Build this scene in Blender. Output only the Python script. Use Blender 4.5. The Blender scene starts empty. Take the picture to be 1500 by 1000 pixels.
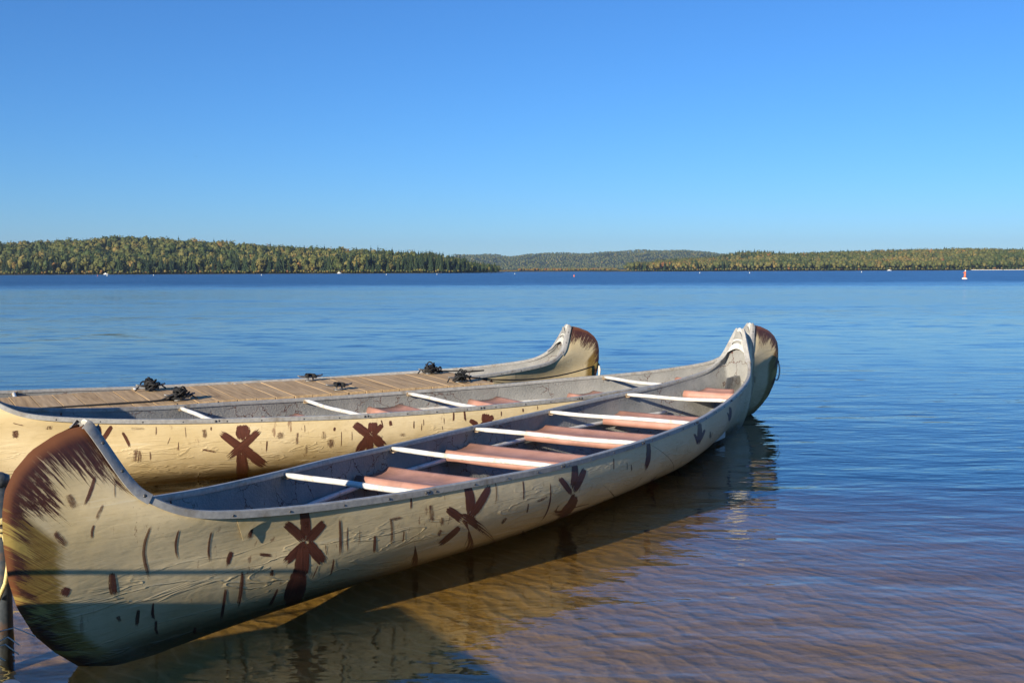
import bpy, bmesh, math, random
import numpy as np
from mathutils import Vector, Matrix

random.seed(7); RNG = np.random.default_rng(11)
scene = bpy.context.scene
col = scene.collection
R = math.radians

# ------------------------------------------------------------------ camera
CAM_H, FPX, HOR, ROLL = 1.6223, 1549.4, 396.84, 0.00425
cam_d = bpy.data.cameras.new('camera')
cam_d.sensor_fit = 'HORIZONTAL'; cam_d.sensor_width = 36.0
cam_d.lens = FPX / 1500.0 * 36.0
cam_d.clip_start = 0.05; cam_d.clip_end = 40000
cam = bpy.data.objects.new('camera', cam_d); col.objects.link(cam)
pitch = math.atan((500 - HOR) / FPX)
cam.matrix_world = Matrix.Translation((0, 0, CAM_H)) @ Matrix.Rotation(R(90) - pitch, 4, 'X') @ Matrix.Rotation(-ROLL, 4, 'Z')
scene.camera = cam

# ------------------------------------------------------------------ light
SUN_EL = R(17.5)
SUN_XY = Vector((-0.547, -0.837)).normalized()          # where the sun stands, seen from the scene
world = bpy.data.worlds.new('World'); scene.world = world; world.use_nodes = True
wn = world.node_tree; wn.nodes.clear()
sky = wn.nodes.new('ShaderNodeTexSky'); sky.sky_type = 'NISHITA'; sky.sun_disc = False
sky.sun_elevation = SUN_EL
sky.sun_rotation = math.atan2(SUN_XY.x, SUN_XY.y)
sky.air_density = 1.0; sky.dust_density = 0.0; sky.ozone_density = 10.0; sky.altitude = 0
bg = wn.nodes.new('ShaderNodeBackground'); bg.inputs[1].default_value = 0.0915
wo = wn.nodes.new('ShaderNodeOutputWorld')
wn.links.new(sky.outputs[0], bg.inputs[0]); wn.links.new(bg.outputs[0], wo.inputs[0])
sun_d = bpy.data.lights.new('sun', 'SUN'); sun_d.energy = 5.0; sun_d.angle = R(0.53); sun_d.color = (1.0, 0.89, 0.71)
sun = bpy.data.objects.new('sun', sun_d); col.objects.link(sun)
sdir = Vector((SUN_XY.x * math.cos(SUN_EL), SUN_XY.y * math.cos(SUN_EL), math.sin(SUN_EL)))
sun.rotation_euler = sdir.to_track_quat('Z', 'Y').to_euler()
vs = scene.view_settings
vs.view_transform = 'Standard'; vs.look = 'None'; vs.gamma = 1.0; vs.use_curve_mapping = False
vs.exposure = 0.70
scene.cycles.use_denoising = True
scene.cycles.caustics_reflective = False; scene.cycles.caustics_refractive = False
scene.cycles.max_bounces = 8; scene.cycles.transparent_max_bounces = 16
scene.cycles.sample_clamp_indirect = 4.0

# ------------------------------------------------------------------ helpers
def link(o, parent=None):
    col.objects.link(o)
    if parent is not None: o.parent = parent
    return o
def tag(o, label=None, cat=None, group=None, kind=None):
    for k, v in (('label', label), ('category', cat), ('group', group), ('kind', kind)):
        if v: o[k] = v
    return o
def empty(name, loc=(0, 0, 0), rz=0.0):
    o = bpy.data.objects.new(name, None); o.empty_display_size = 0.1
    o.location = loc; o.rotation_euler = (0, 0, rz)
    return link(o)
def mesh(name, V, F, mat=None, smooth=False, uv=None):
    me = bpy.data.meshes.new(name)
    me.from_pydata([tuple(map(float, v)) for v in V], [], [tuple(map(int, f)) for f in F])
    if mat is not None: me.materials.append(mat)
    if smooth: me.polygons.foreach_set('use_smooth', [True] * len(me.polygons))
    if uv is not None:
        lay = me.uv_layers.new(name='UVMap')
        idx = np.empty(len(me.loops), np.int32); me.loops.foreach_get('vertex_index', idx)
        lay.data.foreach_set('uv', np.asarray(uv, np.float32)[idx].ravel())
    me.update()
    return me
def part(name, V, F, mat, parent=None, smooth=False, uv=None):
    return link(bpy.data.objects.new(name, mesh(name, V, F, mat, smooth, uv)), parent)
class MB:
    """collects shapes that make up ONE mesh"""
    def __init__(self): self.V = []; self.F = []
    def add(self, V, F):
        b = len(self.V); self.V += [tuple(map(float, v)) for v in V]; self.F += [tuple(i + b for i in f) for f in F]
        return self
    def box(self, c, size, rot=None):
        c = Vector(c); hx, hy, hz = [s / 2 for s in size]; pts = []
        for x, y, z in ((-1,-1,-1),(1,-1,-1),(1,1,-1),(-1,1,-1),(-1,-1,1),(1,-1,1),(1,1,1),(-1,1,1)):
            p = Vector((x*hx, y*hy, z*hz))
            if rot is not None: p = rot @ p
            pts.append(c + p)
        return self.add(pts, [(0,3,2,1),(4,5,6,7),(0,1,5,4),(1,2,6,5),(2,3,7,6),(3,0,4,7)])
    def tube(self, pts, r, n=8, cap=True, closed=False):
        pts = [Vector(p) for p in pts]; m = len(pts); V = []; F = []
        rr = r if hasattr(r, '__len__') else [r] * m
        up = Vector((0, 0, 1)); a = None
        for i, p in enumerate(pts):
            if closed: t = pts[(i+1) % m] - pts[i-1]
            else: t = pts[min(i+1, m-1)] - pts[max(i-1, 0)]
            t.normalize()
            if a is None:
                a = t.cross(up)
                if a.length < 1e-3: a = t.cross(Vector((1, 0, 0)))
            a = (a - t * a.dot(t)).normalized(); b = t.cross(a)
            for k in range(n):
                q = 2 * math.pi * k / n
                V.append(p + (a * math.cos(q) + b * math.sin(q)) * rr[i])
        for i in range(m if closed else m - 1):
            j = (i + 1) % m
            for k in range(n): F.append((i*n+k, i*n+(k+1) % n, j*n+(k+1) % n, j*n+k))
        if cap and not closed:
            F.append(tuple(reversed(range(n)))); F.append(tuple((m-1)*n+k for k in range(n)))
        return self.add(V, F)
    def lathe(self, prof, n=12, c=(0, 0, 0)):
        V = []; F = []
        for r, z in prof:
            for k in range(n):
                q = 2*math.pi*k/n; V.append((c[0]+r*math.cos(q), c[1]+r*math.sin(q), c[2]+z))
        for i in range(len(prof)-1):
            for k in range(n): F.append((i*n+k, i*n+(k+1) % n, (i+1)*n+(k+1) % n, (i+1)*n+k))
        F.append(tuple(reversed(range(n)))); F.append(tuple((len(prof)-1)*n+k for k in range(n)))
        return self.add(V, F)
    def build(self, name, mat, parent=None, smooth=False): return part(name, self.V, self.F, mat, parent, smooth)
    def mesh(self, name, mat, smooth=False): return mesh(name, self.V, self.F, mat, smooth)

class NT:
    """short-hand for node materials"""
    def __init__(self, name):
        self.m = bpy.data.materials.new(name); self.m.use_nodes = True; self.t = self.m.node_tree; self.t.nodes.clear()
        self.out = self.n('ShaderNodeOutputMaterial')
    def n(self, ty, **kw):
        x = self.t.nodes.new(ty)
        for k, v in kw.items(): setattr(x, k, v)
        return x
    def put(self, sock, v):
        if hasattr(v, 'is_output') or isinstance(v, bpy.types.NodeSocket): self.t.links.new(v, sock)
        elif isinstance(v, (tuple, list)) and len(v) == 3 and sock.type == 'RGBA': sock.default_value = (*v, 1)
        else: sock.default_value = v
    def math(self, op, a, b=0.0, c=None, clamp=False):
        x = self.n('ShaderNodeMath', operation=op, use_clamp=clamp); self.put(x.inputs[0], a); self.put(x.inputs[1], b)
        if c is not None: self.put(x.inputs[2], c)
        return x.outputs[0]
    def coord(self, which='Object'): return self.n('ShaderNodeTexCoord').outputs[which]
    def mapping(self, v, scale=(1, 1, 1), rot=(0, 0, 0), loc=(0, 0, 0)):
        x = self.n('ShaderNodeMapping'); self.put(x.inputs[0], v)
        x.inputs['Scale'].default_value = scale; x.inputs['Rotation'].default_value = rot; x.inputs['Location'].default_value = loc
        return x.outputs[0]
    def noise(self, v, scale, detail=3.0, rough=0.55, dist=0.0, col=False):
        x = self.n('ShaderNodeTexNoise'); self.put(x.inputs['Vector'], v)
        x.inputs['Scale'].default_value = scale; x.inputs['Detail'].default_value = detail
        x.inputs['Roughness'].default_value = rough; x.inputs['Distortion'].default_value = dist
        return x.outputs['Color' if col else 'Fac']
    def ramp(self, f, stops):
        x = self.n('ShaderNodeValToRGB'); self.put(x.inputs[0], f); e = x.color_ramp.elements
        while len(e) < len(stops): e.new(0.5)
        for el, (p, c) in zip(e, stops):
            el.position = p; el.color = (*c, 1) if len(c) == 3 else c
        return x.outputs[0]
    def step(self, f, a, b):
        x = self.n('ShaderNodeMapRange', clamp=True); self.put(x.inputs[0], f)
        x.inputs[1].default_value = a; x.inputs[2].default_value = b
        return x.outputs[0]
    def mix(self, f, a, b, blend='MIX'):
        x = self.n('ShaderNodeMix', data_type='RGBA', blend_type=blend, clamp_factor=True)
        self.put(x.inputs[0], f); self.put(x.inputs[6], a); self.put(x.inputs[7], b)
        return x.outputs[2]
    def bump(self, h, dist=0.01, strength=1.0, normal=None):
        x = self.n('ShaderNodeBump'); self.put(x.inputs['Height'], h)
        x.inputs['Strength'].default_value = strength; x.inputs['Distance'].default_value = dist
        if normal is not None: self.put(x.inputs['Normal'], normal)
        return x.outputs[0]
    def attr(self, name, out='Fac'):
        x = self.n('ShaderNodeAttribute', attribute_name=name); return x.outputs[out]
    def sep(self, v):
        x = self.n('ShaderNodeSeparateXYZ'); self.put(x.inputs[0], v); return x.outputs
    def comb(self, x_, y_, z_):
        x = self.n('ShaderNodeCombineXYZ')
        for s, v in zip(x.inputs, (x_, y_, z_)): self.put(s, v)
        return x.outputs[0]
    def pbr(self, color, rough=0.6, normal=None, metal=0.0, alpha=None, spec=0.5):
        p = self.n('ShaderNodeBsdfPrincipled'); self.put(p.inputs['Base Color'], color)
        self.put(p.inputs['Roughness'], rough); self.put(p.inputs['Metallic'], metal)
        p.inputs['Specular IOR Level'].default_value = spec
        if normal is not None: self.put(p.inputs['Normal'], normal)
        if alpha is not None: self.put(p.inputs['Alpha'], alpha)
        self.t.links.new(p.outputs[0], self.out.inputs[0])
        return self.m

def speckled(name, c1, c2, scale=30, rough=0.6, bump=0.002, detail=4, metal=0.0, spec=0.5, c3=None, scale3=4):
    t = NT(name); v = t.coord(); n = t.noise(v, scale, detail)
    c = t.mix(t.step(n, .35, .65), c1, c2)
    if c3 is not None: c = t.mix(t.step(t.noise(v, scale3, 5, .65), .52, .68), c, c3)
    return t.pbr(c, rough, t.bump(n, bump), metal, spec=spec)

# ------------------------------------------------------------------ canoe shape (numbers in metres)
HA = 3.92                                              # half the distance between the two horn tips
KT = np.array([0, .25, .45, .6, .72, .82, .9, .96, 1.0])
KZ = np.array([.438, .443, .466, .485, .509, .541, .585, .703, 1.0])
KW = np.array([.700, .668, .589, .490, .402, .322, .241, .150, .030])
STEM = np.array([(0, 1.0), (.07, .991), (.136, .974), (.243, .926), (.318, .857), (.358, .785), (.372, .70), (.371, .573),
                 (.357, .436), (.324, .319), (.256, .19), (.168, .093), (.06, .0), (-.10, -.05), (-.34, -.072)])
_sl = np.concatenate([[0], np.cumsum(np.hypot(*np.diff(STEM, axis=0).T))]); STEM_V = _sl / _sl[-1]
def pchip(x, y, q):
    q = np.asarray(q, float); h = np.diff(x); d = np.diff(y) / h; m = np.zeros(len(x))
    for i in range(1, len(x) - 1):
        if d[i-1] * d[i] > 0:
            w1 = 2*h[i] + h[i-1]; w2 = h[i] + 2*h[i-1]; m[i] = (w1 + w2) / (w1/d[i-1] + w2/d[i])
    m[-1] = d[-1]
    i = np.clip(np.searchsorted(x, q) - 1, 0, len(x) - 2); t = (q - x[i]) / h[i]
    return (2*t**3-3*t*t+1)*y[i] + (t**3-2*t*t+t)*h[i]*m[i] + (-2*t**3+3*t*t)*y[i+1] + (t**3-t*t)*h[i]*m[i+1]
KM = np.array([.700, .668, .585, .475, .372, .255, .150, .070, .012])      # half width lower down: the sides run into a thin flat stem
def gun_z(t): return pchip(KT, KZ, np.abs(t))
def gun_w(t): return pchip(KT, KW, np.abs(t))
def hull_pt(tau, v, side, bulge=(1.0, 1.22), inset=0.0):
    """tau -1..1 along the boat, v 0 (gunwale) .. 1 (keel); local x along, y to starboard side*, z up"""
    tau = np.asarray(tau, float); v = np.asarray(v, float); tau, v = np.broadcast_arrays(tau, v)
    A = np.abs(tau); zg = gun_z(tau); w = np.maximum(gun_w(tau) - inset, .004)
    b = np.clip((A - .78) / .22, 0, 1) ** 1.8
    ds = np.interp(v, STEM_V, STEM[:, 0]); zs = np.interp(v, STEM_V, STEM[:, 1])
    k = np.where(tau > 0, bulge[1], bulge[0])
    s = HA * tau + np.sign(tau) * b * ds * np.where(ds > 0, k, 1.0)
    zk = -.072
    ze = (1.0 - zs) / 1.072                              # depth fraction along the stem
    zm = np.sin(np.clip(v * 1.02, 0, 1) * math.pi / 2) ** 1.1
    e = np.clip((A - .55) / .45, 0, 1) ** 1.5
    ze = zm * (1 - e) + ze * e
    z = zg + (zk - zg) * ze
    p = 2.45 - 1.05 * np.clip((A - .3) / .7, 0, 1)
    sh = np.clip(1 - np.clip(ze, 0, 1) ** p, 0, 1) ** (1 / p)
    flare = 1 + .05 * np.sin(np.clip(ze, 0, 1) * math.pi) * (1 - e)
    wm = np.maximum(pchip(KT, KM, A) - inset, .003)
    g = np.clip(v / .30, 0, 1); g = g * g * (3 - 2 * g); we = w * (1 - g) + wm * g
    k2 = np.clip((A - .93) / .07, 0, 1); shs = sh * (1 - k2) + np.clip((1.0 - ze) / .08, 0, 1) ** .5 * k2   # plate-like towards the stem
    c = np.sqrt(np.clip(1 - (np.clip(A - .993, 0, 1) / .007) ** 2, 0, 1))
    lip = np.clip(1 - v / .05, 0, 1)
    y = we * shs * flare * (c * (1 - lip) + lip)
    return np.stack([s, side * y, z], -1)

CROSSES = {
 0:  [[(-0.7775,0.029,-0.7642,0.029,-0.7508,0.23,-0.7642,0.234),(-0.7909,0.155,-0.7864,0.109,-0.7553,0.226,-0.762,0.259),(-0.7442,0.121,-0.733,0.167,-0.7486,0.264,-0.7597,0.226),(-0.762,0.243,-0.7531,0.276,-0.7731,0.377,-0.782,0.343),(-0.7553,0.28,-0.7464,0.243,-0.7175,0.368,-0.7264,0.406),(-0.7664,0.28,-0.7486,0.293,-0.7375,0.469,-0.7597,0.444),(-0.762,0.402,-0.7397,0.456,-0.7041,0.9,-0.762,0.611)],[(-0.5061,0.038,-0.4883,0.046,-0.4816,0.247,-0.4994,0.238),(-0.4616,0.059,-0.4505,0.096,-0.4816,0.28,-0.4972,0.238),(-0.5373,0.188,-0.5306,0.146,-0.4994,0.243,-0.5061,0.285),(-0.4972,0.289,-0.4928,0.247,-0.4549,0.36,-0.2636,0.975),(-0.5061,0.272,-0.4816,0.326,-0.4683,0.527,-0.3348,0.979),(-0.5106,0.301,-0.4994,0.343,-0.5195,0.456,-0.5328,0.406)],[(-0.2458,0.033,-0.228,0.054,-0.2347,0.247,-0.257,0.222),(-0.2191,0.092,-0.2036,0.126,-0.2303,0.276,-0.2481,0.238),(-0.2881,0.13,-0.2747,0.113,-0.2392,0.268,-0.2503,0.285),(-0.2481,0.259,0.0723,0.975,-0.2503,0.473,-0.2747,0.414),(-0.2436,0.285,-0.2147,0.356,-0.1769,0.649,-0.2547,0.473)],[(0.0167,0.042,0.0345,0.059,0.0278,0.289,0.0056,0.264),(0.0523,0.121,0.0656,0.146,0.3704,0.925,0.386,0.962),(-0.0011,0.259,0.3971,0.958,0.0768,0.481,0.2547,0.833),(0.2948,0.874,0.257,0.808,0.168,0.736,0.2169,0.824)],[(0.2814,0.046,0.3081,0.071,0.3037,0.272,0.2703,0.238),(0.2525,0.138,0.2659,0.138,0.2948,0.259,0.277,0.251),(0.317,0.134,0.3326,0.159,0.2992,0.251,0.2814,0.222)],[(0.5595,0.092,0.5973,0.126,0.6685,0.343,0.5884,0.264),(0.5373,0.134,0.5573,0.146,0.6329,0.293,0.5973,0.264)]] ,
 1:  [[(-0.5395,0.079,-0.5128,0.079,-0.5128,0.213,-0.5373,0.213),(-0.5662,0.197,-0.5573,0.138,-0.4905,0.41,-0.495,0.494),(-0.5039,0.121,-0.495,0.18,-0.5439,0.431,-0.5551,0.36),(-0.5239,0.351,-0.515,0.272,-0.4705,0.464,-0.475,0.582),(-0.535,0.364,-0.515,0.377,-0.4794,0.954,-0.5217,0.695)],[(-0.2703,0.1,-0.2503,0.105,-0.2503,0.213,-0.2725,0.205),(-0.3059,0.142,-0.2925,0.075,-0.2614,0.209,-0.2725,0.276),(-0.2458,0.117,-0.2369,0.155,-0.2592,0.264,-0.2681,0.222),(-0.2747,0.209,-0.2592,0.276,-0.2814,0.464,-0.2992,0.381),(-0.2659,0.28,-0.2525,0.209,-0.2258,0.335,-0.2347,0.418),(-0.2747,0.255,-0.2614,0.264,-0.2503,0.506,-0.2659,0.494)],[(-0.0011,0.096,0.0189,0.113,0.0167,0.213,-0.0033,0.197),(-0.0345,0.18,-0.0278,0.138,-0.0078,0.201,-0.0145,0.247),(0.0234,0.113,0.03,0.172,0.0033,0.234,-0.0033,0.176),(-0.0033,0.18,0.0078,0.226,-0.0078,0.339,-0.0211,0.289),(0.0056,0.234,0.0145,0.184,0.0367,0.259,0.03,0.31)],[(-0.7953,0.1,-0.782,0.092,-0.7798,0.201,-0.7931,0.209),(-0.7686,0.079,-0.762,0.109,-0.7753,0.243,-0.782,0.218),(-0.8042,0.146,-0.7976,0.113,-0.7842,0.234,-0.7909,0.259),(-0.7931,0.222,-0.782,0.218,-0.7798,0.356,-0.7909,0.36)]] ,
}
DASHES = {
 0:  [(-0.98,0.075,-0.9778,0.071,-0.9689,0.155,-0.9711,0.155),(-0.9666,0.117,-0.9644,0.113,-0.9577,0.172,-0.9622,0.167),(-0.96,0.184,-0.9577,0.184,-0.9533,0.226,-0.9555,0.23),(-0.9266,0.138,-0.9244,0.134,-0.9066,0.377,-0.911,0.377),(-0.9021,0.142,-0.8999,0.138,-0.8865,0.289,-0.8888,0.289),(-0.871,0.151,-0.8687,0.151,-0.8576,0.318,-0.8621,0.314),(-0.842,0.268,-0.8376,0.276,-0.842,0.351,-0.8465,0.339),(-0.8287,0.372,-0.8242,0.381,-0.8176,0.607,-0.8242,0.59),(-0.9399,0.339,-0.9333,0.335,-0.931,0.427,-0.9399,0.427),(-0.9066,0.473,-0.9043,0.473,-0.9043,0.569,-0.9088,0.565),(-0.9066,0.565,-0.9021,0.569,-0.9043,0.674,-0.9088,0.665),(-0.9199,0.494,-0.9155,0.498,-0.9199,0.59,-0.9244,0.582),(-0.9377,0.519,-0.931,0.51,-0.931,0.54,-0.9355,0.548),(-0.842,0.46,-0.8376,0.469,-0.8331,0.695,-0.8398,0.674),(-0.8687,0.674,-0.8643,0.695,-0.8665,0.762,-0.871,0.736),(-0.9733,0.038,-0.9733,0.033,-0.9644,0.075,-0.9644,0.079),(-0.98,0.176,-0.9778,0.142,-0.9711,0.155,-0.9733,0.188),(-0.9755,0.276,-0.9733,0.238,-0.9644,0.255,-0.9689,0.293),(-0.9689,0.402,-0.9622,0.41,-0.9666,0.444,-0.9733,0.435),(-0.871,0.155,-0.8687,0.151,-0.8598,0.305,-0.8621,0.305),(-0.8443,0.264,-0.8376,0.276,-0.8398,0.339,-0.8465,0.326),(-0.8287,0.377,-0.8242,0.385,-0.8176,0.619,-0.822,0.607),(-0.7953,0.385,-0.7887,0.393,-0.7864,0.435,-0.7953,0.427),(-0.7175,0.126,-0.713,0.126,-0.6974,0.36,-0.7041,0.356),(-0.7019,0.18,-0.6997,0.18,-0.6885,0.356,-0.6908,0.356),(-0.6819,0.209,-0.6796,0.213,-0.6752,0.318,-0.6774,0.314),(-0.6574,0.255,-0.6507,0.264,-0.6418,0.393,-0.6485,0.385),(-0.6374,0.163,-0.6307,0.167,-0.6174,0.36,-0.624,0.351),(-0.6352,0.184,-0.6374,0.155,-0.6151,0.151,-0.6107,0.184),(-0.6085,0.259,-0.604,0.264,-0.5996,0.347,-0.604,0.343),(-0.584,0.347,-0.5773,0.364,-0.5662,0.544,-0.4594,0.971),(-0.5751,0.109,-0.5595,0.113,-0.5528,0.238,-0.5684,0.234),(-0.5506,0.205,-0.5373,0.218,-0.5328,0.285,-0.5462,0.272),(-0.5439,0.289,-0.5328,0.318,-0.5328,0.368,-0.5462,0.335),(-0.7108,0.372,-0.7063,0.381,-0.6997,0.502,-0.7041,0.494),(-0.7775,0.515,-0.7731,0.527,-0.7686,0.695,-0.7775,0.657),(-0.842,0.456,-0.8398,0.46,-0.8354,0.632,-0.8398,0.623),(-0.604,0.038,-0.5996,0.042,-0.5996,0.126,-0.604,0.121),(-0.8109,0.31,-0.8109,0.28,-0.7953,0.297,-0.7953,0.326),(-0.7286,0.276,-0.7264,0.276,-0.7197,0.347,-0.7219,0.347),(-0.7308,0.397,-0.7286,0.402,-0.7286,0.502,-0.7308,0.498),(-0.4416,0.033,-0.4372,0.038,-0.4372,0.209,-0.4416,0.209),(-0.3793,0.067,-0.3749,0.071,-0.3726,0.23,-0.3771,0.226),(-0.3126,0.13,-0.3081,0.134,-0.2903,0.498,-0.2992,0.481),(-0.366,0.247,-0.3571,0.259,-0.3526,0.347,-0.3615,0.335),(-0.337,0.272,-0.3437,0.234,-0.317,0.213,-0.3103,0.255),(-0.0701,0.146,-0.0612,0.155,-0.059,0.23,-0.0679,0.222),(-0.1146,0.075,-0.1101,0.079,-0.1123,0.188,-0.1168,0.184),(-0.1947,0.272,0.139,0.975,0.0545,0.895,0.0656,0.925),(0.1279,0.268,0.515,0.916,0.366,0.803,0.4105,0.883),(0.3593,0.188,0.386,0.209,0.4038,0.305,0.3682,0.272),(-0.366,0.435,-0.2013,0.874,-0.3459,0.54,-0.228,0.862),(-0.4105,0.314,-0.3993,0.347,-0.4038,0.397,-0.4171,0.36),(-0.1546,0.272,-0.1346,0.301,-0.1301,0.347,0.1591,0.958),(-0.0523,0.18,-0.0478,0.184,-0.0412,0.255,-0.0478,0.251)] ,
 1:  [(-0.4661,0.159,-0.4438,0.142,-0.4416,0.218,-0.4638,0.234),(-0.3749,0.163,-0.3593,0.159,-0.3571,0.247,-0.3726,0.251),(-0.3637,0.255,-0.3393,0.247,-0.3348,0.351,-0.3571,0.36),(-0.4038,0.305,-0.3949,0.314,-0.3927,0.414,-0.4016,0.406),(-0.3304,0.167,-0.3281,0.172,-0.3259,0.351,-0.3281,0.351),(-0.3081,0.176,-0.3059,0.176,-0.3037,0.285,-0.3081,0.28),(-0.3459,0.121,-0.3393,0.13,-0.3415,0.172,-0.3482,0.163),(-0.2036,0.23,-0.1813,0.238,-0.1813,0.28,-0.2036,0.272),(-0.2258,0.088,-0.2169,0.088,-0.2147,0.151,-0.2258,0.151),(-0.1502,0.142,-0.1479,0.142,-0.1479,0.234,-0.1524,0.23),(-0.4816,0.234,-0.4772,0.238,-0.4772,0.36,-0.4794,0.36),(-0.0456,0.096,-0.0412,0.1,-0.0389,0.163,-0.0456,0.163),(-0.0968,0.105,-0.0945,0.105,-0.0945,0.18,-0.0968,0.18),(-0.406,0.088,-0.4038,0.088,-0.4038,0.172,-0.406,0.172),(-0.7486,0.155,-0.7419,0.134,-0.7264,0.285,-0.733,0.301),(-0.7308,0.126,-0.7308,0.079,-0.7041,0.079,-0.7041,0.117),(-0.733,0.31,-0.7041,0.301,-0.7019,0.427,-0.7308,0.431),(-0.9043,0.209,-0.8932,0.184,-0.8888,0.251,-0.8999,0.268),(-0.8687,0.13,-0.8532,0.113,-0.8509,0.159,-0.8665,0.167),(-0.9066,0.142,-0.9088,0.126,-0.8932,0.134,-0.891,0.155),(-0.6062,0.105,-0.5929,0.096,-0.5907,0.192,-0.604,0.197),(-0.6018,0.31,-0.5996,0.28,-0.5729,0.314,-0.5729,0.351),(-0.6618,0.176,-0.6596,0.18,-0.6641,0.259,-0.6663,0.251),(-0.6352,0.075,-0.6329,0.075,-0.6307,0.192,-0.6329,0.192),(-0.5884,0.079,-0.584,0.079,-0.584,0.117,-0.5884,0.117),(-0.6974,0.318,-0.693,0.318,-0.6908,0.41,-0.6952,0.414),(-0.6885,0.075,-0.6841,0.075,-0.6841,0.167,-0.6885,0.167),(-0.6463,0.226,-0.644,0.222,-0.6418,0.318,-0.644,0.318),(-0.168,0.109,-0.1657,0.109,-0.1657,0.201,-0.1702,0.197),(-0.1457,0.1,-0.1435,0.1,-0.1435,0.176,-0.1457,0.176),(-0.0745,0.046,-0.0679,0.05,-0.0701,0.159,-0.0768,0.155),(-0.0478,0.042,-0.0412,0.042,-0.0412,0.155,-0.0478,0.155),(-0.0968,0.1,-0.0945,0.105,-0.0945,0.151,-0.0968,0.151),(0.0478,0.079,0.0523,0.084,0.0523,0.146,0.0478,0.146),(0.1057,0.075,0.1123,0.075,0.1123,0.126,0.1057,0.121),(0.1479,0.059,0.1524,0.059,0.1524,0.109,0.1479,0.109),(-0.1012,0.192,-0.099,0.192,-0.0968,0.243,-0.099,0.243)] ,
}

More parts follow.
